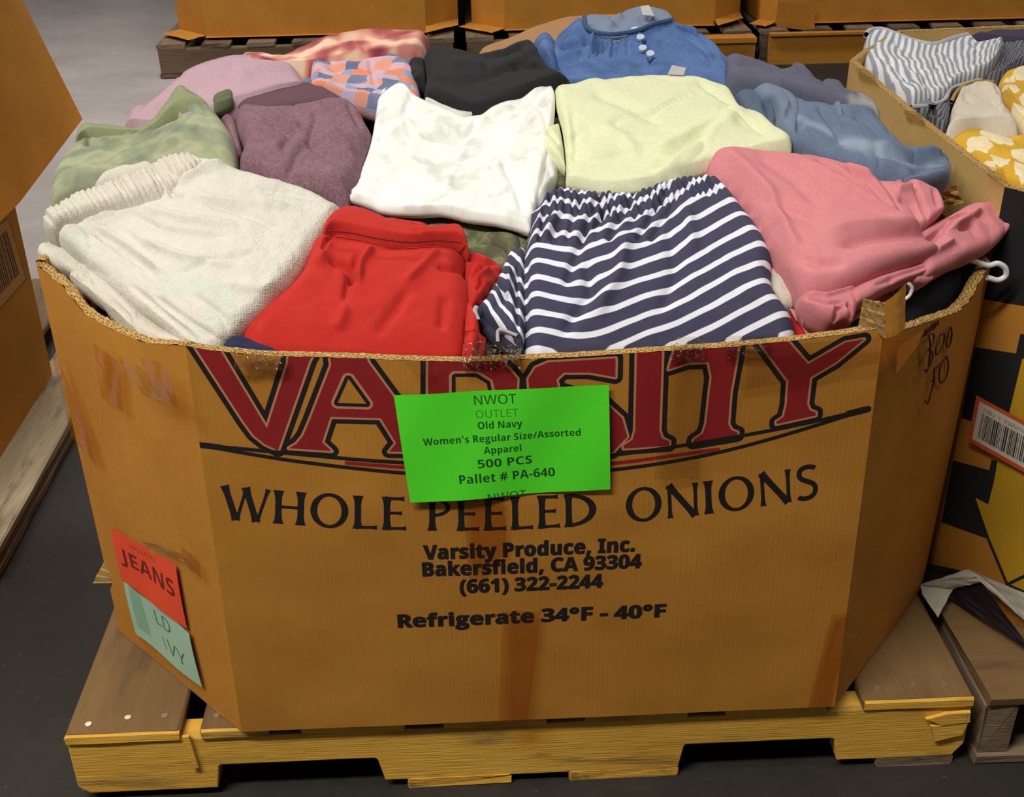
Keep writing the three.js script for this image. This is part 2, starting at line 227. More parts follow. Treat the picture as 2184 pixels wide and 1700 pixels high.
const frontTex = canvasTex(CW, CH, (g, w, h) => {
  cardBase(g, w, h, PPM);
  const poly = (pts, sx, sy, ox, oy) => { const p = new Path2D(); pts.forEach(([a, b], i) => { const [x, y] = onFront(ox + a / 2.992, oy + b / 2.992); i ? p.lineTo(x, y) : p.moveTo(x, y); }); p.closePath(); return p; };
  const Z1 = [0, 700], Z2 = [600, 740], Z3 = [1254, 700];
  const L = (pts, z) => poly(pts, 1, 1, z[0], z[1]);
  const letters = [
    L([[1180, 20], [1330, 20], [1430, 180], [1705, 635], [1840, 215], [1845, 120], [2020, 120], [1975, 205], [1775, 775], [1690, 735], [1620, 680], [1560, 600]], Z1),
    L([[300, -60], [480, -60], [560, 95], [735, 330], [860, 590], [900, 655], [690, 655], [735, 600], [635, 442], [315, 438], [262, 600], [322, 655], [50, 640], [100, 610], [140, 560], [180, 470], [320, 110]], Z2),
    L([[938, -60], [1090, -60], [1300, 20], [1420, 90], [1505, 190], [1500, 270], [1420, 340], [1330, 370], [1480, 640], [1330, 640], [1180, 400], [1092, 400], [1092, 640], [935, 640]], Z2),
    L([[1580, 250], [1575, 190], [1620, 120], [1700, 85], [2130, 60], [2128, 180], [1960, 150], [1800, 150], [1752, 195], [1765, 250], [2050, 330], [2170, 440], [2205, 560], [2110, 660], [1900, 680], [1640, 680], [1640, 560], [1900, 590], [2000, 540], [1950, 440], [1700, 360]], Z2),
    L([[310, 100], [470, 100], [452, 640], [468, 690], [515, 712], [512, 738], [225, 755], [225, 735], [280, 700], [298, 640]], Z3),
    L([[560, 100], [955, 100], [945, 180], [905, 400], [890, 600], [910, 640], [950, 655], [948, 677], [668, 722], [672, 700], [730, 660], [750, 600], [772, 400], [785, 300], [765, 205], [640, 208], [510, 250], [530, 180]], Z3),
    L([[1090, 80], [1275, 80], [1400, 225], [1640, 90], [1760, 70], [1580, 215], [1415, 310], [1395, 480], [1412, 520], [1450, 533], [1450, 553], [1200, 605], [1200, 588], [1245, 560], [1265, 480], [1275, 330]], Z3)];
  g.lineJoin = 'round'; g.lineCap = 'round';
  const mm = PPM / 1000;
  for (const p of letters) { g.strokeStyle = INK; g.lineWidth = 17 * mm; g.stroke(p); }
  for (const p of letters) { g.strokeStyle = '#c98a63'; g.lineWidth = 5.4 * mm; g.stroke(p); g.fillStyle = RED; g.fill(p); }
  const holes = [L([[430, 195], [362, 348], [545, 352]], Z2), L([[1112, 178], [1240, 178], [1310, 220], [1320, 270], [1250, 320], [1112, 320]], Z2)];
  for (const p of holes) { g.strokeStyle = '#c98a63'; g.lineWidth = 15 * mm; g.stroke(p); g.strokeStyle = INK; g.lineWidth = 8.5 * mm; g.stroke(p); g.fillStyle = CARDC; g.fill(p); }
  const line = (pts, lw, c) => { g.strokeStyle = c; g.lineWidth = lw * mm; g.beginPath(); const q = pts.map((p) => onFront(...p)); g.moveTo(...q[0]); for (let i = 1; i < q.length - 1; i++) g.quadraticCurveTo(q[i][0], q[i][1], (q[i][0] + q[i + 1][0]) / 2, (q[i][1] + q[i + 1][1]) / 2); g.lineTo(...q[q.length - 1]); g.stroke(); };
  line([[424, 949], [600, 963], [850, 984], [1100, 984], [1320, 966], [1500, 940], [1680, 910], [1850, 873]], 5, INK);
  line([[424, 949], [560, 973], [730, 993], [900, 1008], [1110, 1010], [1310, 1000], [1500, 970], [1650, 933], [1850, 873]], 5, INK);
  line([[424, 949], [470, 954]], 8, INK); line([[1810, 882], [1850, 873]], 9, INK);
  line([[740, 984], [900, 996], [1100, 997], [1310, 985], [1420, 970], [1530, 955]], 5, RED);
  // WHOLE PEELED ONIONS on its arc, in flared capitals (unit cell: width w, height 1, baseline at 0)
  const st = (a, b, c, d, w, fl = 1.55) => { const dx = c - a, dy = d - b, l = Math.hypot(dx, dy), nx = -dy / l * w / 2, ny = dx / l * w / 2, P = (t, k) => [a + dx * t + nx * k, b + dy * t + ny * k]; g.beginPath(); g.moveTo(...P(0, fl)); g.quadraticCurveTo(...P(0.12, 0.95), ...P(0.3, 0.9)); g.lineTo(...P(0.7, 0.9)); g.quadraticCurveTo(...P(0.88, 0.95), ...P(1, fl)); g.lineTo(...P(1, -fl)); g.quadraticCurveTo(...P(0.88, -0.95), ...P(0.7, -0.9)); g.lineTo(...P(0.3, -0.9)); g.quadraticCurveTo(...P(0.12, -0.95), ...P(0, -fl)); g.closePath(); g.fill(); };
  const K = 0.2, k2 = 0.1, ring = (x, y, rx, ry, tx, ty) => { g.beginPath(); g.ellipse(x, y, rx, ry, 0, 0, 7); g.ellipse(x, y, rx - tx, ry - ty, 0, 7, 0, true); g.fill('evenodd'); };
  const bowl = (x, y0, y1, r) => { const m = (y0 + y1) / 2, h = (y1 - y0) / 2; g.beginPath(); g.moveTo(x, y0); g.bezierCurveTo(x + r * 1.3, y0, x + r * 1.3, y1, x, y1); g.lineTo(x, y1 - k2); g.bezierCurveTo(x + r * 0.98, y1 - k2 * 1.1, x + r * 0.98, y0 + k2 * 1.1, x, y0 + k2); g.closePath(); g.fill(); };
  const glyph = { W: [1.32, () => { st(0.06, 1, 0.4, 0.0, K, 1.3); st(0.66, 0.98, 0.42, 0.0, k2); st(0.64, 1, 0.96, 0.0, K, 1.3); st(1.26, 1, 0.98, 0.0, k2); }], H: [0.9, () => { st(0.14, 0, 0.14, 1, K); st(0.76, 0, 0.76, 1, K); st(0.14, 0.52, 0.76, 0.52, k2, 1); }], O: [1.12, () => ring(0.56, 0.5, 0.53, 0.53, 0.19, 0.1)],
    L: [0.72, () => { st(0.14, 0, 0.14, 1, K); st(0.1, 0.05, 0.68, 0.06, k2, 1.5); }], E: [0.72, () => { st(0.14, 0, 0.14, 1, K); st(0.1, 0.05, 0.68, 0.06, k2, 1.5); st(0.14, 0.52, 0.56, 0.52, k2, 1.3); st(0.1, 0.95, 0.62, 0.95, k2, 1.5); }], P: [0.78, () => { st(0.14, 0, 0.14, 1, K); bowl(0.12, 0.42, 1, 0.58); }],
    D: [1.0, () => { st(0.14, 0, 0.14, 1, K); bowl(0.1, 0, 1, 0.9); }], N: [1.0, () => { st(0.12, 0, 0.12, 1, k2 * 1.2); st(0.1, 1, 0.86, 0, K, 1.2); st(0.88, 0, 0.88, 1, k2 * 1.2); }], I: [0.34, () => st(0.17, 0, 0.17, 1, K)],
    S: [0.7, () => { g.lineWidth = 0.145; g.strokeStyle = INK; g.lineCap = 'butt'; g.beginPath(); g.moveTo(0.6, 0.9); g.bezierCurveTo(0.45, 1.02, 0.08, 1.0, 0.12, 0.74); g.bezierCurveTo(0.16, 0.52, 0.6, 0.55, 0.58, 0.28); g.bezierCurveTo(0.56, -0.02, 0.2, -0.02, 0.06, 0.1); g.stroke(); }] };
  const arc = (s, x0, x1) => { const gap = 0.1, tot = [...s].reduce((q, ch) => q + glyph[ch][0] + gap, -gap), sc = (x1 - x0) / tot; let run = 0; g.fillStyle = INK;
    for (const ch of s) { const wd = glyph[ch][0], xm = x0 + (run + wd / 2) * sc, yb = 0.4385 + 0.22 * xm * xm; g.save(); g.translate(cx(xm), cy(yb)); g.rotate(-Math.atan(0.44 * xm)); g.scale(sc * PPM, -0.0475 * PPM); g.translate(-wd / 2, 0); glyph[ch][1](); g.restore(); run += wd + gap; } };
  arc('WHOLE', -0.358, -0.139); arc('PEELED', -0.115, 0.089); arc('ONIONS', 0.123, 0.358);
  const F = 'bold SZ sans-serif', ft = (s, a, b, y) => { g.strokeStyle = INK; fitText(g, s, cx(a), cx(b), cy(y), 0.0205 * PPM, F, INK, 5); };
  ft('Varsity Produce, Inc.', -0.121, 0.137, 0.399); ft('Bakersfield, CA 93304', -0.126, 0.145, 0.3735); ft('(661) 322-2244', -0.08, 0.098, 0.3455); ft('Refrigerate 34°F - 40°F', -0.161, 0.18, 0.294);
});
const frontMat = new THREE.MeshStandardMaterial({ map: frontTex, roughness: 0.8, bumpMap: cardBump, bumpScale: 0.0006 });
const box = thing('octagonal_box', 'open octagonal cardboard bin printed WHOLE PEELED ONIONS, heaped with clothes', 'box');
{
  wallPanel(box, 'front_panel', FL, FR, rimFront, { mat: frontMat, nu: 90, nv: 50, bulge: 0.006, uv: (s, t, p) => [(p.x - FX0) / (FX1 - FX0), (p.y - FY0) / (FY1 - FY0)], label: 'front panel with red and black print' });
  wallPanel(box, 'side_panel', LL, FL, rimLeft, { bulge: 0.012, rag: 0.007 });
  wallPanel(box, 'side_panel', FR, RR, rimRight, { bulge: 0.008, rag: 0.007, th: 0.014 });
  const up = (p) => V(p.x * 1.01, 0.69, p.z);
  wallPanel(box, 'side_panel', LB, LL, [up(LB), LLt], {}); wallPanel(box, 'side_panel', RR, RB, [RRt, up(RB)], {});
  wallPanel(box, 'side_panel', BLv, LB, [up(BLv), up(LB)], {}); wallPanel(box, 'side_panel', RB, BRv, [up(RB), up(BRv)], {}); wallPanel(box, 'side_panel', BRv, BLv, [up(BRv), up(BLv)], {});
  // standing tab left at the torn corner
  const tb = [[1886, 645], [1932, 602], [1930, 700], [1889, 722]].map(([u, v]) => onPlane(u, v, FRt.clone().add(V(0.004, 0, 0.004)), V(-0.1, 0, 1).normalize()));
  part(box, 'corner_tab', sheetGeo(tb, 10, (s, t) => 0.004 * Math.sin(s * 3) + 0.002 * fbm(s * 4, t * 4, 2)), card); part(box, 'corner_tab', sheetGeo([tb[0].clone().add(V(-0.02, 0.0, -0.012)), tb[0], tb[3], tb[3].clone().add(V(-0.028, 0.01, -0.014))], 14, (s, t) => 0.006 * fbm(s * 6, t * 9, 5)), cut);
  const rt = [[1988, 406], [2040, 396], [2054, 430], [1984, 454]].map(([u, v]) => atZ(u, v, -0.335)); part(box, 'torn_flap', sheetGeo(rt, 16, (s, t) => 0.012 * fbm(s * 4, t * 4, 8, 4)), cut, 'crumpled torn cardboard at the right rim');
  // small torn flap on the left edge, feet of the bottom flaps
  const fr = V(-0.586, 0.235, -0.207); part(box, 'torn_flap', sheetGeo([fr.clone().add(V(0, 0.02, 0)), fr.clone().add(V(0.012, 0.012, 0.01)), fr.clone().add(V(0.01, -0.012, 0.01)), fr.clone().add(V(-0.022, -0.016, 0.004))], 8, (s, t) => 0.006 * fbm(s * 5, t * 5, 1)), cut);
}
// sheets and labels stuck to the box
const stick = (u, v, p0, n, d) => onPlane(u, v, p0.clone().addScaledVector(n, d), n);
{
  const fz = V(0, 0, 1), q = [[840, 842], [1299, 822], [1302, 1045], [875, 1071]].map(([u, v]) => atZ(u, v, 0.0225));
  const t = canvasTex(1024, 600, (g, w, h) => {
    g.fillStyle = '#5cff2e'; g.fillRect(0, 0, w, h); const D = '#0f5a14';
    g.font = '58px sans-serif'; fitText(g, 'NWOT', 0.36 * w, 0.565 * w, 0.125 * h, 50, 'SZ sans-serif', '#1a6a1e'); fitText(g, 'OUTLET', 0.365 * w, 0.57 * w, 0.245 * h, 42, 'SZ sans-serif', '#2bae1f');
    fitText(g, 'Old Navy', 0.37 * w, 0.585 * w, 0.345 * h, 38, 'bold SZ sans-serif', D); fitText(g, "Women's Regular Size/Assorted", 0.105 * w, 0.865 * w, 0.465 * h, 38, 'bold SZ sans-serif', D);
    fitText(g, 'Apparel', 0.39 * w, 0.575 * w, 0.575 * h, 38, 'bold SZ sans-serif', D); fitText(g, '500 PCS', 0.35 * w, 0.622 * w, 0.705 * h, 47, 'bold SZ sans-serif', D); fitText(g, 'Pallet # PA-640', 0.25 * w, 0.73 * w, 0.845 * h, 50, 'bold SZ sans-serif', D);
    fitText(g, 'NWOT', 0.38 * w, 0.58 * w, 1.045 * h, 50, 'SZ sans-serif', '#1a6a1e');
  });
  part(box, 'paper_sign', sheetGeo(q, 24, (s, t) => 0.003 * Math.sin(s * 5.2 + 0.8) * (0.4 + 0.6 * t) + 0.001 * Math.sin(s * 12 + t * 4)), paper(t), 'bright green paper sign reading 500 PCS Pallet # PA-640');
  const P0 = FL.clone().lerp(LL, 0.5), n = leftN.clone(); 
  const lab = (name, pts, tex, lbl, d = 0.016) => part(box, name, sheetGeo(pts.map(([u, v]) => stick(u, v, P0, n, d)), 12, (s, t) => 0.0012 * Math.sin(s * 7 + t * 3)), paper(tex), lbl);
  lab('paper_label', [[236, 1124], [376, 1206], [398, 1342], [260, 1238]], canvasTex(512, 360, (g, w, h) => { g.fillStyle = '#f0522c'; g.fillRect(0, 0, w, h); fitText(g, 'WOMEN', 0.27 * w, 0.66 * w, 0.19 * h, 30, 'SZ sans-serif', '#a8331f'); fitText(g, 'JEANS', 0.11 * w, 0.93 * w, 0.56 * h, 96, 'bold SZ sans-serif', '#7a0f12'); }), 'orange paper label reading JEANS', 0.0088);
  lab('paper_label', [[262, 1236], [404, 1350], [430, 1467], [290, 1352]], canvasTex(512, 360, (g, w, h) => { g.fillStyle = '#a9cdb6'; g.fillRect(0, 0, w, h); g.fillStyle = '#8fb79c'; g.fillRect(0.08 * w, 0, 0.2 * w, 0.8 * h); fitText(g, 'LD', 0.42 * w, 0.68 * w, 0.38 * h, 90, 'SZ sans-serif', '#4c7560'); fitText(g, 'VY', 0.55 * w, 0.84 * w, 0.80 * h, 90, 'SZ sans-serif', '#4c7560'); g.strokeStyle = '#4c7560'; g.lineWidth = 8; g.beginPath(); g.moveTo(0.49 * w, 0.58 * h); g.lineTo(0.52 * w, 0.79 * h); g.stroke(); }), 'pale green paper label below the orange one', 0.0078);
  const PR = FR.clone().lerp(RR, 0.5), nR = V().subVectors(RR, FR).cross(V(0, 1, 0)).normalize(); if (nR.z < 0) nR.negate();
  part(box, 'paper_label', sheetGeo([[1914, 742], [1972, 702], [1957, 738], [1912, 797]].map(([u, v]) => stick(u, v, PR, nR, 0.02)), 6, () => 0), new THREE.MeshStandardMaterial({ color: 0xf59a34, roughness: 0.7, side: THREE.DoubleSide }), 'small orange sticker at the torn corner');
  // marker writing: strokes as thin ink lines on the right-hand panel
  const ink = new THREE.MeshStandardMaterial({ color: 0x3a160c, roughness: 0.7 });
  const Z = ([a, b]) => stick(1784 + a / 4.25, 560 + b / 4.25, PR, nR, 0.0165);
  const strokes = [[[835, 660], [850, 740], [845, 860], [830, 960], [800, 975]], [[800, 720], [850, 650], [885, 660], [870, 740], [820, 800], [750, 920]], [[840, 790], [872, 830], [850, 920], [810, 1000]], [[940, 660], [905, 760], [900, 830], [930, 820], [970, 730], [975, 640], [945, 655]], [[1030, 580], [1000, 690], [1000, 765], [1026, 750], [1046, 650], [1034, 585]],
    [[860, 1080], [890, 1040], [870, 1130], [850, 1200], [830, 1275], [808, 1260]], [[890, 960], [880, 1040]], [[885, 965], [935, 925]], [[1000, 850], [950, 920], [930, 1020], [945, 1090], [985, 1060], [1012, 960], [1002, 855]]];
  part(box, 'marker_writing', mergeGeometries(strokes.map((s) => tubeGeo(s.map(Z), 0.0011, 24))), ink, 'handwritten marker strokes');
  const bars = []; for (let i = 0; i < 9; i++) { const a = 740 + i * 22, b = 690 - i * 17; bars.push(tubeGeo([[a + 4, b - 28], [a, b + 18]].map(Z), i % 3 ? 0.0012 : 0.0022, 2)); } part(box, 'stamped_bars', mergeGeometries(bars), ink, 'short dark printed bars');
  // packing tape
  const tp = (pts, p0, nn, d, mat = tape, w = 0.0006) => part(box, 'packing_tape', sheetGeo(pts.map(([u, v]) => stick(u, v, p0, nn, d)), 16, (s, t) => w * (Math.sin(s * 9 + t * 5) + 2.0 * fbm(s * 5, t * 9, pts[0][0], 3))), mat);
  const F0 = V(0, 0.4, 0.012);
  tp([[1071, 1304], [1154, 1304], [1124, 1551], [1063, 1553]], F0, fz, 0.009); tp([[985, 1062], [1075, 1066], [1080, 1180], [1000, 1238]], F0, fz, 0.0105);
  tp([[1773, 1311], [1812, 1308], [1772, 1508], [1722, 1510]], F0, fz, 0.004); tp([[1590, 745], [1884, 716], [1872, 775], [1575, 835]], F0, fz, 0.010, clearTape); tp([[1432, 768], [1505, 764], [1490, 1022], [1394, 1022]], F0, fz, 0.012, clearTape, 0.0009);
  tp([[862, 772], [928, 772], [915, 800], [890, 805]], F0, fz, 0.014, clearTape);
  tp([[300, 763], [352, 775], [385, 870], [326, 838]], P0, n, 0.02); tp([[200, 730], [250, 768], [264, 878], [214, 848]], P0, n, 0.02); tp([[108, 735], [160, 850], [210, 1000], [150, 930]], P0, n, 0.02); tp([[250, 760], [330, 800], [386, 872], [300, 842]], P0, n, 0.022, clearTape, 0.0015);
  tp([[388, 1165], [424, 1198], [430, 1236], [392, 1202]], P0, n, 0.0105); tp([[300, 1150], [388, 1180], [398, 1205], [312, 1166]], P0, n, 0.0100, clearTape);
  // crumpled clear tape over the rim
  const crumple = (u0, v0, u1, v1, z, a) => { const c = [[u0, v0], [u1, v0], [u1, v1], [u0, v1]].map(([u, v]) => atZ(u, v, z)); const g = sheetGeo(c, 34, (s, t) => a * (Math.abs(ns3(s * 9, t * 6, u0)) * 2.2 + Math.abs(ns3(s * 21, t * 15, u0)) * 0.9 - 0.4) * (0.3 + Math.sin(Math.PI * clamp(t)))); part(box, 'crumpled_tape', g, clearTape, 'crumpled clear tape'); };
  crumple(988, 728, 1112, 788, 0.018, 0.012); crumple(1430, 718, 1502, 772, 0.02, 0.007); crumple(1546, 716, 1640, 768, 0.02, 0.004); crumple(500, 748, 605, 790, 0.02, 0.006);
}
seat(box);

// ---------------------------------------------------------------- right-hand pallet, box and film
function simplePallet(name, label, x0, x1, z0, z1, alongX, mats, h = 0.125, n = 7, bw = 0.12) { // alongX: deck boards run along x
  const t = thing(name, label, 'pallet'); const W = x1 - x0, D = z1 - z0, mx = (x0 + x1) / 2, mz = (z0 + z1) / 2;
  const span = alongX ? D : W, len = alongX ? W : D;
  for (let i = 0; i < n; i++) { const c = -span / 2 + bw / 2 + (span - bw) * i / (n - 1), g = boardGeo(len, 0.018, bw, 0.003); if (!alongX) g.rotateY(Math.PI / 2); g.translate(mx + (alongX ? 0 : c), h - 0.018, mz + (alongX ? c : 0)); part(t, 'deck_board', g, mats[i % mats.length]); }
  for (let i = 0; i < 3; i++) { const sw = 0.045, L = alongX ? D : W, c = (i - 1) * ((alongX ? W : D) / 2 - sw / 2); const g = boardGeo(L - 0.01, h - 0.036, sw, 0.002); if (alongX) g.rotateY(Math.PI / 2); g.translate(mx + (alongX ? c : 0), 0.018, mz + (alongX ? 0 : c)); part(t, 'stringer', g, mats[(i + 1) % mats.length]); }
  for (const i of [-1, 0, 1]) { const c = i * (span - bw) / 2, g = boardGeo(len, 0.018, bw, 0.003); if (!alongX) g.rotateY(Math.PI / 2); g.translate(mx + (alongX ? 0 : c), 0, mz + (alongX ? c : 0)); part(t, 'bottom_board', g, mats[(i + 2) % mats.length]); }
  return seat(t);
}
simplePallet('wooden_pallet', 'brown weathered pallet under the right-hand box with black print', 0.63, 1.65, -1.22, 0.005, true, [deckWood, oldWood], 0.125, 5, 0.235);
const RBX = { L: V(0.637, DECK, -0.25), F: V(0.85, DECK, -0.01), B: V(0.637, DECK, -0.94), K: V(0.80, DECK, -1.17), F2: V(1.42, DECK, -0.01), K2: V(1.42, DECK, -1.2), R1: V(1.62, DECK, -0.235), R2: V(1.62, DECK, -1.0) };
const RTOP = 0.757;
const rbox = thing('octagonal_box', 'open cardboard bin with black and yellow print at the right edge', 'box');
{
  const nD = V().subVectors(RBX.F, RBX.L).cross(V(0, 1, 0)).normalize(); if (nD.z < 0) nD.negate();
  const W = RBX.L.distanceTo(RBX.F), H = RTOP - DECK, pw = 900, ph = Math.round(pw * H / W), ex = V().subVectors(RBX.F, RBX.L).normalize();
  const uvp = (u, v) => { const p = onPlane(u, v, RBX.L, nD); return [V().subVectors(p, RBX.L).dot(ex) / W * pw, ph - (p.y - DECK) / H * ph]; };
  const a = (x, y) => uvp(1784 + x / 4.25, 560 + y / 4.25), b = (x, y) => uvp(1784 + x / 4.25, 900 + y / 4.25);
  const tex = canvasTex(pw, ph, (g, w, h) => {
    cardBase(g, w, h, w / W, 4); const fill = (pts, c) => { g.fillStyle = c; g.beginPath(); pts.forEach((p, i) => i ? g.lineTo(...p) : g.moveTo(...p)); g.closePath(); g.fill(); }; const BK = '#17151b';
    fill([b(1430, 340), a(1575, 1365), a(1700, 860), a(2200, 900), b(2300, 1400), b(1700, 1700), b(1560, 1450), b(1265, 680), b(1385, 740)], '#c49a1c');
    fill([a(1250, -600), a(2300, -900), a(2300, 470), a(1310, 330)], BK);
    fill([a(1245, 765), a(1640, 815), a(1680, 640), a(2200, 640), a(2200, 860), a(1700, 860), a(1575, 1365), a(1400, 1500), a(1115, 1400)], BK);
    fill([b(1045, 345), b(1395, 430), b(1415, 335), b(1470, 345), b(1440, 520), b(1385, 740), b(1265, 680), b(1390, 1040), b(1350, 1045), b(935, 905)], BK);
    g.strokeStyle = BK; g.lineWidth = 13; g.lineJoin = 'miter'; g.beginPath(); [b(1360, 1000), b(1552, 1470), b(1900, 1300)].forEach((p, i) => i ? g.lineTo(...p) : g.moveTo(...p)); g.stroke();
    g.beginPath(); [b(1552, 1470), b(1900, 1620)].forEach((p, i) => i ? g.lineTo(...p) : g.moveTo(...p)); g.stroke();
  });
  const t = (p, f = 1) => V(1.13 + (p.x - 1.13) * f, RTOP, p.z);
  wallPanel(rbox, 'side_panel', RBX.L, RBX.F, [t(RBX.L), t(RBX.F)], { mat: new THREE.MeshStandardMaterial({ map: tex, roughness: 0.8 }), uv: (s, q) => [s, q], label: 'panel with black and yellow print' });
  const ks = [['B', 'L'], ['K', 'B'], ['K2', 'K'], ['R2', 'K2'], ['R1', 'R2'], ['F2', 'R1'], ['F', 'F2']];
  for (const [p, q] of ks) wallPanel(rbox, 'side_panel', RBX[p], RBX[q], [t(RBX[p]), t(RBX[q])], { rag: 0.003, bulge: 0.006, mat: paleCard, inner: paleCard });
  // shipping label with orange border
  const st = (u, v, d) => onPlane(u, v, RBX.L.clone().addScaledVector(nD, d), nD);
  part(rbox, 'shipping_label', sheetGeo([st(2083, 843, 0.012), st(2270, 945, 0.012), st(2250, 1045, 0.012), st(2064, 940, 0.012)], 4, () => 0), paper(canvasTex(600, 340, (g, w, h) => {
    g.fillStyle = '#c8562a'; g.fillRect(0, 0, w, h); g.fillStyle = '#cfc9bb'; g.fillRect(26, 30, w - 52, h - 60); fitText(g, '(00) 1 0300010047451', 60, 480, 84, 26, 'SZ monospace', '#3c3830');
    g.fillStyle = '#2a2622'; let x = 60; while (x < 520) { const bw = [4, 7, 10, 4, 5][Math.floor(rnd() * 5)]; g.fillRect(x, 100, bw, 180); x += bw + [4, 6, 9, 4][Math.floor(rnd() * 4)]; } })), 'white barcode label with orange border');
  // clear tape bits on the left rim
  for (const [u, v] of [[1842, 155], [1945, 245], [2120, 365]]) { const c = [[u - 16, v - 12], [u + 22, v - 4], [u + 30, v + 26], [u - 10, v + 14]].map(([p, q], i) => { const P = onPlane(p, q, V(0.63, 0, 0), V(1, 0, 0)); return P; }); part(rbox, 'crumpled_tape', sheetGeo(c, 14, (s, k) => 0.008 * Math.abs(fbm(s * 6, k * 6, u, 3))), clearTape, 'crumpled clear tape'); }
  seat(rbox);
}
{
  const film = thing('plastic_film', 'crumpled white and black plastic film lying on the right pallet deck', 'plastic film');
  const wf = new THREE.MeshPhysicalMaterial({ color: 0xb9b5a6, roughness: 0.4, side: THREE.DoubleSide }), bf = new THREE.MeshPhysicalMaterial({ color: 0x17141a, roughness: 0.35, side: THREE.DoubleSide });
  const nD = V().subVectors(RBX.F, RBX.L).cross(V(0, 1, 0)).normalize(); if (nD.z < 0) nD.negate();
  const z8 = (x, y, d) => { const u = 1400 + x / 2.786, v = 1200 + y / 2.786, p = onPlane(u, v, RBX.L.clone().addScaledVector(nD, 0.012 + d), nD); return p.y > 0.134 + d ? p : atY(u, v, 0.134 + d); };
  const sh = (name, pts, mat, d, k) => part(film, name, sheetGeo(pts.map((p) => z8(p[0], p[1], d)), 14, (s, t) => 0.005 * fbm(s * 3, t * 3, k, 3)), mat);
  sh('white_film', [[1570, 130], [1850, 40], [1930, 115], [1765, 155]], wf, 0.012, 1); sh('white_film', [[1570, 130], [1765, 150], [1672, 326], [1580, 190]], wf, 0.008, 2); sh('white_film', [[1850, 40], [2260, 210], [2250, 400], [1930, 115]], wf, 0.012, 3);
  sh('black_film', [[1765, 150], [1930, 115], [2260, 560], [1745, 205]], bf, 0.004, 4); sh('black_film', [[1590, 0], [1850, 55], [1800, 85], [1578, 125]], bf, 0.004, 5);
  seat(film);
}

// ---------------------------------------------------------------- left-hand pallet and box
simplePallet('wooden_pallet', 'pale worn low wooden deck under the box at the left edge', -2.1, -0.886, -1.75, -0.5, false, [paleWood, oldWood], 0.05);
{
  const t = thing('cardboard_box', 'tall closed brown box with hanging flap at the left edge', 'box');
  const yb = 0.05, yt = 1.25, x1 = -0.98, z0 = -1.2, z1 = -0.62, x0 = -2.0;
  wallPanel(t, 'side_panel', V(x1, yb, z1), V(x1, yb, z0), [V(x1, yt, z1), V(x1, yt, z0)], { bulge: 0.003 }); wallPanel(t, 'side_panel', V(x1, yb, z0), V(x1 - 0.3, yb, z0 - 0.3), [V(x1, yt, z0), V(x1 - 0.3, yt, z0 - 0.3)], { bulge: 0.002 });
  wallPanel(t, 'side_panel', V(x1 - 0.3, yb, z1 + 0.25), V(x1, yb, z1), [V(x1 - 0.3, yt, z1 + 0.25), V(x1, yt, z1)], {}); wallPanel(t, 'side_panel', V(x0, yb, z1 + 0.25), V(x1 - 0.3, yb, z1 + 0.25), [V(x0, yt, z1 + 0.25), V(x1 - 0.3, yt, z1 + 0.25)], {});
  wallPanel(t, 'side_panel', V(x1 - 0.3, yb, z0 - 0.3), V(x0, yb, z0 - 0.3), [V(x1 - 0.3, yt, z0 - 0.3), V(x0, yt, z0 - 0.3)], {}); wallPanel(t, 'side_panel', V(x0, yb, z0 - 0.3), V(x0, yb, z1 + 0.25), [V(x0, yt, z0 - 0.3), V(x0, yt, z1 + 0.25)], {});
  part(t, 'top', boxAt(x0, x1, yt - 0.012, yt, z0 - 0.28, z1 + 0.2), card);
  // the flap hanging outwards along the right side
  const f = [[-260, -330], [48, 0], [176, 254], [42, 432], [0, 468], [-150, 600]];
  const far = atZ(176, 254, -1.13), mid = atZ(42, 432, -0.86), near = atZ(-150, 620, -0.62);
  const tf = V(x1 + 0.005, yt, -1.15), tn_ = V(x1 + 0.005, yt, -0.6), farTop = atZ(48, 0, -1.22);
  const fl = gridGeo(20, 16, (s, q) => { const low = s < 0.5 ? near.clone().lerp(mid, s * 2) : mid.clone().lerp(far, s * 2 - 1), hi = tn_.clone().lerp(farTop.clone().lerp(tf, 0.0), s); return low.lerp(hi, q); }, (s, q) => [s * 0.7, q * 0.5]); part(t, 'flap', fl, card, 'flap hanging out over the side');
  const fl2 = fl.clone().translate(-0.008, 0, 0); part(t, 'flap_liner', fl2, card);
  const lx = (u, v) => onPlane(u, v, V(x1 + 0.004, 0, 0), V(1, 0, 0));
  part(t, 'printed_label', sheetGeo([lx(-60, 520), lx(16, 462), lx(56, 596), lx(-20, 682)], 4, () => 0.002), paper(canvasTex(400, 400, (g, w, h) => { g.fillStyle = '#c49654'; g.fillRect(0, 0, w, h); g.strokeStyle = '#3a2a22'; g.lineWidth = 5; g.strokeRect(6, 6, w - 12, h - 12); g.fillStyle = '#4a3a38'; for (let x = 60; x < 345;) { const b = 5 + rnd() * 12; g.fillRect(x, 60, b, 270); x += b + 4 + rnd() * 5; } })), 'framed printed barcode');
  seat(t);
}

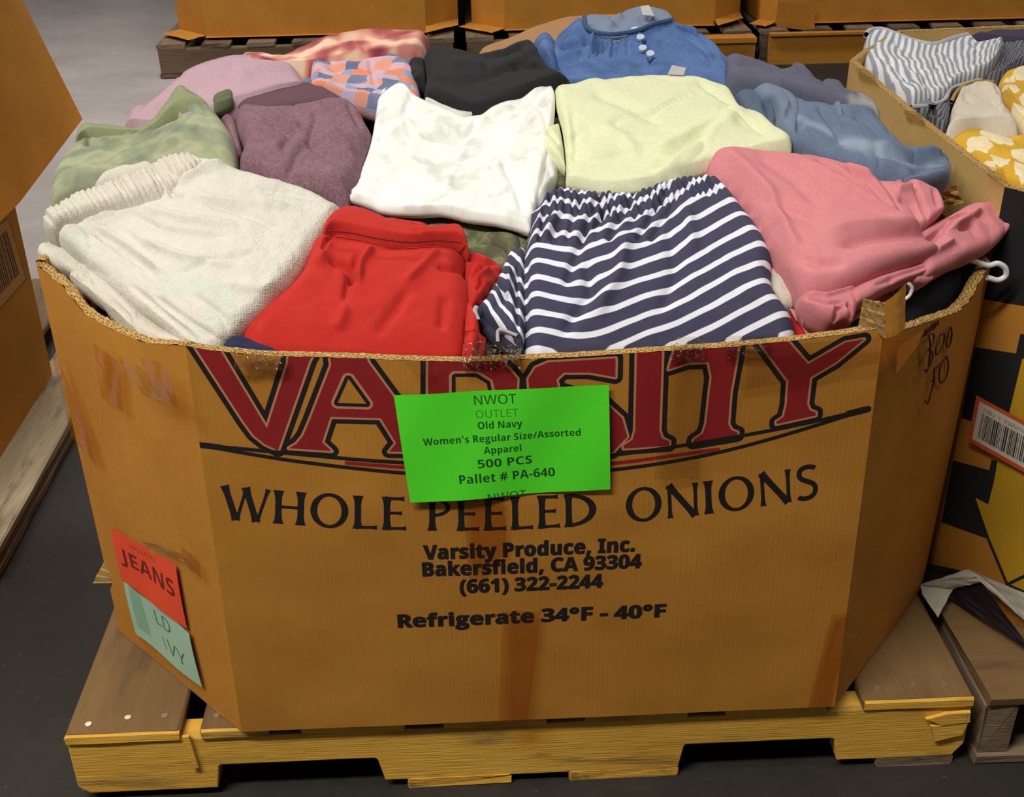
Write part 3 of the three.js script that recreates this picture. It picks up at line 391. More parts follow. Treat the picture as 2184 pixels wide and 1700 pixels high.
// ---------------------------------------------------------------- the row of boxes behind
function backBox(label, x0, x1, zf, yb, c, seedK) {
  const t = thing('octagonal_box', label, 'box'), h = 1.0, yt = yb + h, zb = zf - 1.0;
  const ring = [V(x0 + c, yb, zf), V(x1 - c, yb, zf), V(x1, yb, zf - c), V(x1, yb, zb + c), V(x1 - c, yb, zb), V(x0 + c, yb, zb), V(x0, yb, zb + c), V(x0, yb, zf - c)];
  for (let i = 0; i < 8; i++) { const a = ring[i], b = ring[(i + 1) % 8]; wallPanel(t, 'side_panel', a, b, [V(a.x, yt, a.z), V(b.x, yt, b.z)], { bulge: 0.008, nu: 16, nv: 10 }); }
  const lid = new THREE.Shape(ring.map((p) => new THREE.Vector2(p.x, -p.z))); part(t, 'lid', new THREE.ExtrudeGeometry(lid, { depth: 0.02, bevelEnabled: false }).rotateX(-Math.PI / 2).translate(0, yt, 0), card);
  // bottom flaps and base sheet splayed under the corners
  const fl = (p, q, out, dy, name = 'bottom_flap') => part(t, name, sheetGeo([p, q, V(q.x + out[0], q.y - dy, q.z + out[1]), V(p.x + out[0], p.y - dy, p.z + out[1])], 8, (s, k) => 0.006 * fbm(s * 3, k * 3, seedK, 2)), card);
  fl(V(ring[7].x, yb + 0.012, ring[7].z), V(ring[0].x, yb + 0.012, ring[0].z), [-0.06, 0.07], 0.004); fl(V(ring[1].x, yb + 0.03, ring[1].z), V(ring[2].x, yb + 0.03, ring[2].z), [0.0, 0.08], 0.012);
  fl(V(x0 + c, yb + 0.006, zf), V(x1 - c, yb + 0.006, zf), [0, 0.02], 0.0);
  return t;
}
simplePallet('wooden_pallet', 'brown pallet in the back row, beside the pale grey floor', -1.34, -0.08, -5.3, -4.06, false, [oldWood, darkWood], 0.14);
simplePallet('wooden_pallet', 'brown pallet in the back row, behind the denim blouse', -0.03, 1.2, -5.3, -4.06, false, [oldWood, darkWood], 0.14);
simplePallet('wooden_pallet', 'brown pallet in the back row, behind the grey striped shorts', 1.24, 2.5, -5.3, -4.06, false, [oldWood, darkWood], 0.14);
seat(backBox('closed brown box in the back row, leftmost, beside the pale grey floor', -1.28, -0.06, -4.14, 0.147, 0.14, 1));
seat(backBox('closed brown box in the back row, behind the denim blouse', 0.0, 1.19, -4.14, 0.147, 0.14, 2));
{
  const t = backBox('closed brown box in the back row, rightmost, with a cut flap', 1.26, 2.5, -4.14, 0.147, 0.06, 3);
  const q = (u, v, z) => atZ(u, v, z); part(t, 'cut_flap', sheetGeo([q(1660, 2, -4.1), q(1738, 12, -4.07), q(1737, 66, -4.08), q(1656, 56, -4.12)], 8, (s, k) => 0.01 * s), card);
  seat(t); const c = thing('cardboard_sheet', 'long cardboard strip leaning on the rightmost back-row pallet', 'cardboard'); part(c, 'strip', boxAt(1.27, 1.72, 0.0, 0.135, -4.045, -4.03), card); part(c, 'bent_edge', boxAt(1.27, 1.72, 0.125, 0.135, -4.03, -4.01), card); seat(c);
}
{ const t = thing('cardboard_sheet', 'folded cardboard pad at the pallet gap behind the grey trousers', 'cardboard'); part(t, 'pad', boxAt(0.93, 1.2, 0.02, 0.11, -4.02, -3.98), card); part(t, 'folded_edge', boxAt(0.95, 1.2, 0.112, 0.132, -4.04, -3.96), card); seat(t); }

// ---------------------------------------------------------------- cloth
const lerpTab = (tab, u) => { if (u <= tab[0][0]) return tab[0][1]; for (let i = 1; i < tab.length; i++) if (u <= tab[i][0]) { const t = (u - tab[i - 1][0]) / (tab[i][0] - tab[i - 1][0]); return mix(tab[i - 1][1], tab[i][1], t * t * (3 - 2 * t) * 0.4 + t * 0.6); } return tab[tab.length - 1][1]; };
const RIMV = [[0, 535], [72, 560], [180, 640], [300, 715], [400, 742], [900, 764], [1110, 762], [1500, 740], [1885, 702], [2000, 660], [2110, 565], [2184, 540]];
const RIMZ = [[0, -0.25], [72, -0.245], [180, -0.18], [300, -0.11], [400, -0.05], [450, -0.042], [1800, -0.042], [1885, -0.05], [2000, -0.13], [2110, -0.235], [2184, -0.26]];
const smoothTab = (tab) => { const raw = []; for (let u = -300; u <= 2500; u += 10) raw.push(lerpTab(tab, u)); let a = raw; for (let k = 0; k < 3; k++) { const b = a.slice(); for (let i = 0; i < a.length; i++) { let s = 0, n = 0; for (let q = -6; q <= 6; q++) if (a[i + q] !== undefined) { s += a[i + q]; n++; } b[i] = s / n; } a = b; } return (u) => { const x = clamp((u + 300) / 10, 0, a.length - 1.001), i = Math.floor(x); return mix(a[i], a[i + 1], x - i); }; };
const rimV = smoothTab(RIMV), rimZ = smoothTab(RIMZ);
// the upper surface of the heap in the main box
function mound(u, v, lift = 0) {
  const d = Math.max(0, rimV(u) - v) / 748, z = rimZ(u) - (0.36 * d + 0.56 * d * d);
  const p = atZ(u, v, z); return p.addScaledVector(V().subVectors(EYE, p).normalize(), lift);
}
// keep cloth inside the walls of the main box
const wallsIn = [[V(0, 0, 0.012), V(0, 0, 1), 0.020], [FLt, V().subVectors(FLt, LLt).cross(V(0, 1, 0)).normalize(), 0.015], [FRt, V().subVectors(RRt, FRt).cross(V(0, 1, 0)).normalize(), 0.022]].map(([p, n, d]) => [p, n.z < 0 ? n.negate() : n, d]);
function keepIn(p, over) { for (let i = 0; i < 3; i++) { if (over && i === 2) continue; const [q, n, d] = wallsIn[i], e = n.x * (p.x - q.x) + n.z * (p.z - q.z) + d; if (e > 0) { p.x -= n.x * e; p.z -= n.z * e; } } return p; }
const mound2 = (u, v, lift = 0) => { const p = atY(u, v, 0.742); return p.addScaledVector(V().subVectors(EYE, p).normalize(), lift); };
function curveOf(pts, n) { // n+1 evenly spaced points of a smooth curve through pts
  if (pts.length === 2) return Array.from({ length: n + 1 }, (_, i) => [mix(pts[0][0], pts[1][0], i / n), mix(pts[0][1], pts[1][1], i / n)]);
  const c = new THREE.CatmullRomCurve3(pts.map((p) => V(p[0], p[1], 0)), false, 'centripetal'); c.arcLengthDivisions = 300; return c.getSpacedPoints(n).map((p) => [p.x, p.y]);
}
const plen = (pts) => { let s = 0; for (let i = 1; i < pts.length; i++) s += Math.hypot(pts[i][0] - pts[i - 1][0], pts[i][1] - pts[i - 1][1]); return s; };
const F = (a, w, ...p) => ({ a, w, p }), S = (a, w, ...p) => ({ a, w, p, step: true });
function foldHeight(folds, u, v) {
  let h = 0;
  for (const f of folds) {
    let best = 1e9, q = 0, sg = 1, acc = 0;
    for (let i = 1; i < f.p.length; i++) {
      const [ax, ay] = f.p[i - 1], [bx, by] = f.p[i], dx = bx - ax, dy = by - ay, L2 = dx * dx + dy * dy, L = Math.sqrt(L2), t = clamp(((u - ax) * dx + (v - ay) * dy) / L2), ex = u - ax - dx * t, ey = v - ay - dy * t, d = ex * ex + ey * ey;
      if (d < best) { best = d; q = acc + L * t; sg = dx * ey - dy * ex > 0 ? 1 : -1; } acc += L;
    }
    if (best > f.w * f.w * (f.step ? 90 : 9)) continue;
    const d = Math.sqrt(best) * 1.12, e = q / acc, tp = f.flat ? 1 : sst(-0.02, 0.22, e) * sst(1.02, 0.78, e);
    if (f.step) h += sg > 0 ? f.a * tp * (1 - Math.exp(-((d / f.w) ** 2))) * Math.exp(-d / (5 * f.w)) * 1.4 : -0.25 * f.a * tp * Math.exp(-((d / f.w) ** 2)) * (d / f.w);
    else h += f.a * tp * Math.exp(-((d / f.w) ** 2));
  }
  return h * 1.5 / 1000;
}
// a piece of cloth spanned by four edges (T, B left to right; L, R top to bottom), padded to a thickness, folded, with its rim turned under
function patch(parent, name, o) {
  const surf = o.surf ?? mound, T = o.T, B = o.B, Lc = o.L ?? [T[0], B[0]], Rc = o.R ?? [T[T.length - 1], B[B.length - 1]];
  const step = o.step ?? 5, nu = Math.max(6, Math.round(Math.max(plen(T), plen(B)) / step)), nv = Math.max(6, Math.round(Math.max(plen(Lc), plen(Rc)) / step));
  const ct = curveOf(T, nu), cb = curveOf(B, nu), cl = curveOf(Lc, nv), cr = curveOf(Rc, nv), lf = Array.isArray(o.lift) ? o.lift : [o.lift ?? 0, o.lift ?? 0, o.lift ?? 0, o.lift ?? 0];
  const th = o.th ?? 0.02, er = o.r ?? 0.022, W1 = nu + 1, pix = [], pos = [];
  for (let j = 0; j <= nv; j++) for (let i = 0; i <= nu; i++) {
    const s = i / nu, t = j / nv, c = [0, 1].map((k) => (1 - t) * ct[i][k] + t * cb[i][k] + (1 - s) * cl[j][k] + s * cr[j][k] - ((1 - s) * (1 - t) * ct[0][k] + s * (1 - t) * ct[nu][k] + (1 - s) * t * cb[0][k] + s * t * cb[nu][k]));
    pix.push(c); pos.push(surf(c[0], c[1], mix(mix(lf[0], lf[1], s), mix(lf[2], lf[3], s), t)));
  }
  const at = (i, j) => pos[clamp(j, 0, nv) * W1 + clamp(i, 0, nu)];
  const base = pos.map((p) => p.clone()), W = (() => { let s = 0; const j = nv >> 1; for (let i = 0; i < nu; i++) s += at(i, j).distanceTo(at(i + 1, j)); return s; })(), H = (() => { let s = 0; const i = nu >> 1; for (let j = 0; j < nv; j++) s += at(i, j).distanceTo(at(i, j + 1)); return s; })();
  const nrm = []; let flip = 0;
  for (let j = 0; j <= nv; j++) for (let i = 0; i <= nu; i++) { const a = V().subVectors(at(i + 1, j), at(i - 1, j)), b = V().subVectors(at(i, j + 1), at(i, j - 1)), n = b.cross(a); if (n.lengthSq() < 1e-14) n.set(0, 1, 0); n.normalize(); flip += n.dot(V().subVectors(EYE, at(i, j)).normalize()); nrm.push(n); }
  if (flip < 0) nrm.forEach((n) => n.negate());
  const pr = (x) => { const k = clamp(1 - x / er); return Math.sqrt(1 - k * k); }, no = o.noise ?? { a: 2, f: 18 }, ca = Math.cos((no.rot ?? 0) * Math.PI / 180), sa = Math.sin((no.rot ?? 0) * Math.PI / 180), kk = rnd() * 40;
  const open = o.open ?? '';
  for (let j = 0; j <= nv; j++) for (let i = 0; i <= nu; i++) {
    const q = j * W1 + i, s = i / nu, t = j / nv, x = s * W, y = t * H; let e = 1; if (!open.includes('L')) e *= pr(x); if (!open.includes('R')) e *= pr(W - x); if (!open.includes('T')) e *= pr(y); if (!open.includes('B')) e *= pr(H - y);
    const a = (x * ca + y * sa) * no.f, b = (-x * sa + y * ca) * no.f / (no.st ?? 1); const bias = (o.bias ?? mix(0.85, 0.4, t)), cr = o.cr ?? { a: 3.2, f: 7 }; const wx = a / no.f * cr.f + 0.7 * ns3(x * 9, y * 9, kk), wy = b / no.f * cr.f + 0.7 * ns3(x * 9, y * 9, kk + 5), cn = ns3(wx, wy * 0.6, kk + 9) + 0.35 * ns3(wx * 2.1, wy * 1.4, kk + 3), msk = 0.35 + sst(-0.2, 0.35, ns3(x * 6, y * 6, kk + 17)); let h = th * (e - bias) + cr.a / 1000 * msk * (0.6 * Math.tanh(cn / 0.16) - Math.exp(-((cn / 0.07) ** 2))) * (0.4 + 0.6 * e) + foldHeight(o.folds ?? [], ...pix[q]) * (0.35 + 0.65 * e) + no.a / 1000 * 2 * fbm(a, b, kk, 4) * (0.3 + 0.7 * e);
    if (o.extra) h += o.extra(s, t, x, y) / 1000;
    pos[q] = base[q].clone().addScaledVector(nrm[q], h); if (surf === mound) keepIn(pos[q], o.over);
  }
  // rim turned under
  const P = [], U = [], I = []; pos.forEach((p, q) => { P.push(p.x, p.y, p.z); U.push((q % W1) / nu * W, Math.floor(q / W1) / nv * H); });
  for (let j = 0; j < nv; j++) for (let i = 0; i < nu; i++) { const a = j * W1 + i, b = a + 1, c = a + W1, d = c + 1; flip < 0 ? I.push(a, b, d, a, d, c) : I.push(a, d, b, a, c, d); }
  const loop = []; for (let i = 0; i < nu; i++) loop.push([i, 0]); for (let j = 0; j < nv; j++) loop.push([nu, j]); for (let i = nu; i > 0; i--) loop.push([i, nv]); for (let j = nv; j > 0; j--) loop.push([0, j]);
  const sk = o.sk ?? Math.max(0.012, th), rings = [[0.3, -0.02], [0.75, 0.12], [1.0, 0.5], [1.05, 1.2]]; let prev = loop.map(([i, j]) => j * W1 + i); const cen = V(); base.forEach((p) => cen.add(p)); cen.divideScalar(base.length);
  for (const [dn, inn] of rings) {
    const cur = loop.map(([i, j], k) => { const q = j * W1 + i, ii = clamp(i, 1, nu - 1), jj = clamp(j, 1, nv - 1), inw = V().subVectors(base[jj * W1 + ii], base[q]); if (inw.lengthSq() < 1e-12) inw.subVectors(cen, base[q]); inw.normalize(); const p = pos[q].clone().addScaledVector(nrm[q], -dn * sk).addScaledVector(inw, inn * sk); if (surf === mound) keepIn(p, o.over); P.push(p.x, p.y, p.z); U.push(U[q * 2] + dn * sk, U[q * 2 + 1] + dn * sk); return P.length / 3 - 1; });
    for (let k = 0; k < loop.length; k++) { const k2 = (k + 1) % loop.length; flip < 0 ? I.push(prev[k], cur[k], cur[k2], prev[k], cur[k2], prev[k2]) : I.push(prev[k], cur[k2], cur[k], prev[k], prev[k2], cur[k2]); }
    prev = cur;
  }
  const g = new THREE.BufferGeometry(); g.setAttribute('position', new THREE.Float32BufferAttribute(P, 3)); g.setAttribute('uv', new THREE.Float32BufferAttribute(U, 2)); g.setIndex(I); g.computeVertexNormals();
  let mat = o.mat; if (mat.map && !mat.map.userData.set) { mat.map.repeat.set(1 / W, 1 / H); mat.map.userData.set = true; }
  return part(parent, name, g, mat, o.label);
}
const gather = (c0, c1, n, a, w, jit = 0.5) => { const p = curveOf(c0, n), q = curveOf(c1, n), r = []; for (let i = 0; i < n; i++) { const k = i + 0.5 + rr(-jit, jit), f = k / n, A = p[Math.min(n, Math.floor(k))], Bq = q[Math.min(n, Math.floor(k))]; r.push({ a: a * rr(0.35, 1.25), w: w * rr(0.7, 1.5), p: [A, Bq], flat: true }); } return r; };
const seamLine = (parent, name, pts, r, mat, surf = mound, lift = 0.02) => part(parent, name, tubeGeo(pts.map((p) => surf(p[0], p[1], p[2] ?? lift)), r, 40), mat);

// ---------------------------------------------------------------- heap of clothes underneath
{
  const hy = (z) => { let best = 0.68; for (let v = 745; v > 0; v -= 15) { const p = mound(1092, v); if (p.z < z) { best = p.y; break; } best = p.y; } return best; };
  const rows = Array.from({ length: 61 }, (_, j) => -0.02 - 0.95 * j / 60).map((z) => [z, hy(z)]);
  const g = gridGeo(70, 60, (s, t) => { const z = rows[Math.round(t * 60)][0], y0 = rows[Math.round(t * 60)][1]; const xl = -0.565 + 0.2 * sst(-0.2, 0, z) + 0.2 * sst(-0.8, -1, z), xr = 0.59 - 0.2 * sst(-0.2, 0, z) - 0.2 * sst(-0.8, -1, z), x = mix(xl, xr, s), e = Math.min(s, 1 - s) * (xr - xl), w = sst(0, 0.14, e) * sst(0, 0.12, -z - 0.02) * sst(-0.97, -0.85, z); return V(x, mix(0.60, y0 - 0.075 + 0.02 * fbm(x * 9, z * 9, 1, 3), w), z); }, (s, t) => [s, t]);
  const m = part(scene, 'clothing_heap', g, printed(dataTex(256, 256, (x, y) => { const n = tn(x, y, 5, 3, 2); return n > 0.06 ? [128, 130, 98] : n < -0.08 ? [112, 118, 138] : [150, 138, 118]; })));
  m.userData = { kind: 'stuff', label: 'jumble of mixed clothes under the top layer in the main box', category: 'clothes' };
}
const dye = (cols, f, k, soft = 0.12, fy = f, oct = 4) => dataTex(256, 256, (x, y) => { const n = fbm(x * f, y * fy, k, oct) * 1.3 + 0.5, i = clamp(n * cols.length - 0.5, 0, cols.length - 1.001), a = hex(cols[Math.floor(i)]), b = hex(cols[Math.floor(i) + 1]), t = sst(0.5 - soft * 4, 0.5 + soft * 4, i % 1); return [0, 1, 2].map((c) => mix(a[c], b[c], t) + (rnd() - 0.5) * 5); });
const CL = 'clothes heaped in the main box';
const cloth = (n, l, c) => thing(n, l, c, CL);

// ---- tan garment behind the denim blouse
{ const g = cloth('tan_garment', 'tan brown garment lying behind the denim blouse', 'clothes'); patch(g, 'cloth', { T: [[1012, 108], [1068, 84], [1135, 57], [1218, 32], [1285, 27], [1345, 28]], B: [[1030, 150], [1200, 120], [1360, 95]], mat: fabric(0xb5895c), lift: -0.09, th: 0.03, noise: { a: 2, f: 12 } }); seat(g); }
// ---- pink and rust tie-dye
{ const g = cloth('tie_dye_top', 'peach and rust tie-dye garment at the back left of the heap', 'clothes');
  const m = printed(dye([0x8d3f48, 0xb05a5c, 0xd98f7f, 0xefcdb5, 0xf0d2bd], 7, 3.3, 0.14, 2.0, 2));
  patch(g, 'body', { T: [[503, 112], [568, 111], [637, 100], [684, 80], [734, 67], [784, 62], [851, 62], [897, 63], [918, 76]], B: [[520, 150], [600, 165], [700, 160], [800, 140], [905, 120]], R: [[918, 76], [916, 92], [905, 120]], mat: m, lift: -0.03, th: 0.035, folds: [F(-5, 7, [560, 118], [640, 115], [700, 92]), F(-5, 6, [700, 110], [760, 90], [840, 88])], noise: { a: 4, f: 12 } }); seat(g); }
// ---- lavender
{ const g = cloth('lavender_top', 'plain lavender pink garment draped at the far left', 'clothes');
  patch(g, 'body', { T: [[268, 262], [284, 234], [317, 214], [368, 170], [418, 137], [468, 120], [505, 116], [560, 128], [640, 150]], B: [[262, 275], [330, 285], [420, 270], [520, 240], [660, 200]], mat: fabric(0xcba9b8), lift: -0.015, th: 0.03, folds: [S(5, 8, [640, 165], [560, 175], [500, 200]), F(-4, 9, [330, 250], [390, 215], [440, 200]), F(4, 16, [400, 180], [500, 150])], noise: { a: 2.5, f: 10 } }); seat(g); }
// ---- checked coral and blue
{ const g = cloth('checked_shirt', 'coral and slate blue checked shirt between the mauve top and black garment', 'clothes');
  const cols = [[108, 118, 150], [150, 160, 196], [196, 178, 202], [226, 158, 138], [214, 176, 188], [120, 130, 164], [236, 140, 108]];
  const m = printed(dataTex(256, 256, (x, y) => { const wx = x * 7 + y * 2.2 + 0.5 * ns3(x * 5, y * 5, 1), wy = y * 9 - x * 0.6 + 0.6 * ns3(x * 5, y * 5, 7), h = Math.abs(Math.sin(Math.floor(wx) * 12.9 + Math.floor(wy) * 78.2) * 43758.5) % 1; return cols[Math.floor(h * 7)]; }));
  patch(g, 'body', { T: [[662, 150], [672, 127], [710, 127], [787, 120], [840, 112], [885, 118]], B: [[655, 192], [700, 202], [774, 216], [830, 228], [905, 235]], mat: m, lift: 0.0, th: 0.026, folds: [F(-5, 6, [690, 160], [760, 150], [850, 150]), F(-5, 6, [700, 185], [790, 180]), F(-4, 5, [790, 130], [800, 200])], noise: { a: 4, f: 18 } });
  patch(g, 'sleeve', { T: [[634, 166], [658, 156], [672, 160]], B: [[652, 186], [662, 188], [672, 190]], mat: fabric(0x75819c), lift: 0.01, th: 0.012, step: 3 });
  patch(g, 'collar', { T: [[790, 118], [825, 108], [852, 116]], B: [[790, 126], [825, 124], [855, 124]], mat: fabric(0x7d87a6), lift: -0.01, th: 0.01, step: 3 }); seat(g); }
// ---- black garment
{ const g = cloth('black_garment', 'black folded garment in the middle of the heap', 'clothes');
  const m = fabric(0x202126, { sheen: 0.12 });
  patch(g, 'body', { T: [[900, 106], [928, 97], [968, 101], [1018, 105], [1068, 98], [1111, 81], [1144, 76]], L: [[900, 106], [906, 150], [903, 206]], B: [[903, 206], [961, 232], [1014, 246], [1080, 230], [1140, 205], [1225, 180]], R: [[1144, 76], [1150, 102], [1172, 140], [1225, 178]], mat: m, lift: 0.012, th: 0.035, folds: [F(-8, 9, [1130, 95], [1080, 120], [1020, 128]), F(-6, 9, [1160, 150], [1090, 160], [1040, 180]), F(6, 14, [960, 150], [1040, 160]), F(-5, 8, [915, 110], [915, 190]), F(-6, 8, [1100, 110], [1130, 150], [1180, 165])], noise: { a: 4, f: 12 } });
  patch(g, 'sleeve', { T: [[864, 134], [880, 116], [905, 106]], B: [[884, 165], [895, 170], [910, 178]], L: [[864, 134], [870, 150], [884, 168]], mat: m, lift: 0.012, th: 0.02, step: 4, noise: { a: 6, f: 30 } }); seat(g); }
// ---- grey-blue trousers at the back right
{ const g = cloth('slate_trousers', 'slate grey-blue trousers with a faded tip behind the jeans', 'clothes');
  const m = printed(dataTex(256, 64, (x, y) => { const k = sst(0.80, 0.9, x + 0.10 * y + 0.05 * ns3(x * 20, y * 6, 2)), n = (rnd() - 0.5) * 8 + 10 * tn(x, y, 6, 3); return [mix(94, 150, k) + n, mix(95, 150, k) + n, mix(116, 148, k) + n]; }), { bump: twillBump });
  patch(g, 'leg', { T: [[1540, 95], [1597, 112], [1646, 127], [1680, 136], [1698, 127], [1712, 136], [1754, 161], [1789, 167], [1817, 187], [1860, 212], [1886, 252]], B: [[1545, 190], [1646, 200], [1731, 222], [1783, 236], [1840, 250], [1880, 268]], mat: m, lift: 0.0, th: 0.04, r: 0.03, folds: [F(-7, 7, [1680, 140], [1710, 165], [1760, 175]), F(5, 7, [1700, 130], [1720, 150]), F(-6, 8, [1560, 150], [1640, 145], [1700, 160]), F(-4, 6, [1750, 165], [1760, 200]), F(-5, 8, [1790, 180], [1840, 225])], noise: { a: 3, f: 14 } });
  const b = part(g, 'button', new THREE.SphereGeometry(0.005, 10, 8).scale(1, 0.6, 1), fabric(0x3c3c48)); b.position.copy(mound(1730, 187, 0.016)); seat(g); }
// ---- denim blouse
{ const g = cloth('denim_blouse', 'mid-blue denim blouse with round buttons and gathered neck at the back', 'blouse');
  const tex = dataTex(256, 256, (x, y, i, j) => { const n = 44 * tn(x, y, 7, 5, 3) + ((i + j) % 4 < 2 ? 5 : -5) + (rnd() - 0.5) * 24; return [80 + n, 110 + n, 164 + n]; }); const m = printed(tex, { bump: twillBump, bs: 0.001 }), inside = fabric(0x8494ae, { bump: twillBump });
  patch(g, 'neck_lining', { T: [[1242, 36], [1262, 27], [1312, 30], [1336, 13], [1367, 8], [1402, 15], [1426, 25], [1440, 48]], B: [[1250, 90], [1300, 95], [1380, 90], [1440, 80]], mat: inside, lift: [-0.035, -0.035, -0.012, -0.012], th: 0.008, r: 0.006, step: 4, folds: [F(-5, 6, [1300, 40], [1335, 60]), F(-4, 4, [1385, 15], [1385, 55]), F(5, 6, [1330, 30], [1290, 65])] });
  const neck = [[1246, 36], [1255, 62], [1300, 73], [1355, 66], [1392, 52], [1434, 42]];
  patch(g, 'body', { T: [[1186, 78], [1207, 57], [1238, 36], [1252, 60], [1300, 73], [1355, 66], [1395, 52], [1434, 44], [1484, 64], [1525, 92], [1546, 122]], L: [[1186, 78], [1179, 110], [1182, 135], [1208, 180]], B: [[1208, 185], [1300, 190], [1430, 190], [1555, 200]], R: [[1546, 122], [1552, 150], [1555, 200]], mat: m, lift: [0.012, 0.012, -0.03, -0.03], th: 0.012, r: 0.008, step: 3.2,
    folds: [...gather([[1258, 70], [1345, 76]], [[1236, 130], [1350, 120]], 10, -6, 4.5), F(-7, 6, [1190, 108], [1235, 100], [1262, 80]), F(7, 8, [1265, 75], [1262, 110]), F(-6, 7, [1262, 112], [1300, 90]), F(-5, 6, [1370, 70], [1376, 100], [1392, 150]), F(4, 4, [1362, 66], [1370, 110], [1384, 150]), S(6, 6, [1200, 150], [1280, 130], [1370, 140]), F(-4, 8, [1440, 60], [1500, 100], [1530, 150]), F(-4, 7, [1400, 90], [1470, 130])], noise: { a: 3.5, f: 16 } });
  patch(g, 'sleeve', { T: [[1134, 76], [1150, 68], [1170, 67], [1188, 80]], B: [[1160, 120], [1172, 138], [1190, 140]], L: [[1134, 76], [1148, 100], [1160, 122]], mat: m, lift: 0.0, th: 0.025, step: 4 });
  patch(g, 'sleeve_cuff', { T: [[1436, 46], [1470, 54], [1490, 66]], B: [[1440, 56], [1470, 64], [1488, 74]], mat: m, lift: 0.02, th: 0.008, r: 0.006, step: 3 });
  seamLine(g, 'neck_binding', neck.map((p) => [p[0], p[1], 0.026]), 0.004, m);
  const bm = new THREE.MeshPhysicalMaterial({ color: 0xc3d3ea, roughness: 0.3 });
  for (const [u, v] of [[1354, 64], [1366, 80], [1371, 103], [1387, 115]]) { const b = part(g, 'button', new THREE.CylinderGeometry(0.0065, 0.0065, 0.004, 16), bm, 'pale blue button'); b.position.copy(mound(u, v, 0.024)); b.rotation.set(0.5, 0, 0.1); }
  const tg = fabric(0xe9e6e6); const tag = (pts, l) => part(g, 'care_tag', sheetGeo(pts.map(([u, v]) => mound(u, v, l)), 4, () => 0.001), tg, 'white care tag'); tag([[1366, 14], [1384, 12], [1396, 35], [1370, 33]], 0.02); tag([[1433, 140], [1463, 146], [1458, 162], [1424, 160]], 0.036);
  seat(g); }
// ---- jeans
{ const g = cloth('blue_jeans', 'faded blue jeans with a belt loop at the right side of the heap', 'jeans');
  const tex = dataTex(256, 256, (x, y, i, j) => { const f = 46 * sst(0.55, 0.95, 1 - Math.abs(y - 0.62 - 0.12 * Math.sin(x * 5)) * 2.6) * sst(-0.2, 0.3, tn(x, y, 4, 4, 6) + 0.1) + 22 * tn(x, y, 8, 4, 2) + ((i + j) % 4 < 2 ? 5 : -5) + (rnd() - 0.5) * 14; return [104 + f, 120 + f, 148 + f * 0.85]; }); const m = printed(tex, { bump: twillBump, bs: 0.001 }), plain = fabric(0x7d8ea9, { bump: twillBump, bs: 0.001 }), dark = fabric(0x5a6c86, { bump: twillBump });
  patch(g, 'leg', { T: [[1650, 190], [1731, 210], [1790, 222], [1840, 226], [1876, 255], [1917, 303], [1942, 326], [1989, 317], [2023, 320], [2037, 338]], L: [[1650, 190], [1668, 230], [1672, 270], [1680, 320]], B: [[1680, 325], [1760, 360], [1860, 395], [1960, 410], [2018, 400]], R: [[2037, 338], [2036, 372], [2018, 402]], mat: m, lift: 0.008, th: 0.045, r: 0.035, folds: [S(5, 6, [1885, 262], [1810, 258], [1770, 245]), F(-6, 8, [1810, 262], [1850, 280], [1890, 330]), F(-6, 10, [1830, 350], [1900, 355], [1985, 365]), F(5, 14, [1850, 330], [1920, 345], [2000, 340]), F(-5, 8, [1740, 240], [1775, 300], [1800, 340])], noise: { a: 3, f: 14 }, cr: { a: 4.5, f: 11 } });
  patch(g, 'waistband', { T: [[1600, 180], [1631, 174], [1674, 189], [1700, 200]], B: [[1655, 270], [1672, 285], [1690, 300], [1705, 308]], L: [[1600, 180], [1622, 205], [1648, 215], [1655, 272]], R: [[1700, 200], [1716, 230], [1712, 262], [1705, 308]], mat: plain, lift: 0.028, th: 0.02, step: 4, folds: [F(-6, 4, [1700, 215], [1714, 245], [1696, 300]), F(4, 4, [1660, 200], [1680, 240], [1665, 275]), F(-7, 7, [1640, 215], [1655, 240], [1650, 262])] });
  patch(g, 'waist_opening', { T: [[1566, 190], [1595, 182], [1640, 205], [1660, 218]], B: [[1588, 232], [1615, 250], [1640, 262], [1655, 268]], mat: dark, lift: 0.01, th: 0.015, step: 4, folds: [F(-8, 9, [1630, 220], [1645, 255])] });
  patch(g, 'belt_loop', { T: [[1779, 214], [1795, 213]], B: [[1786, 252], [1800, 252]], mat: plain, lift: 0.036, th: 0.006, r: 0.004, step: 3 });
  const st = fabric(0xa9bac8); seamLine(g, 'seam', [[1712, 225, 0.034], [1716, 262, 0.034], [1700, 300, 0.032]], 0.001, st); seamLine(g, 'seam', [[1800, 240, 0.02], [1812, 275, 0.021], [1826, 320, 0.023]], 0.001, st); seat(g); }
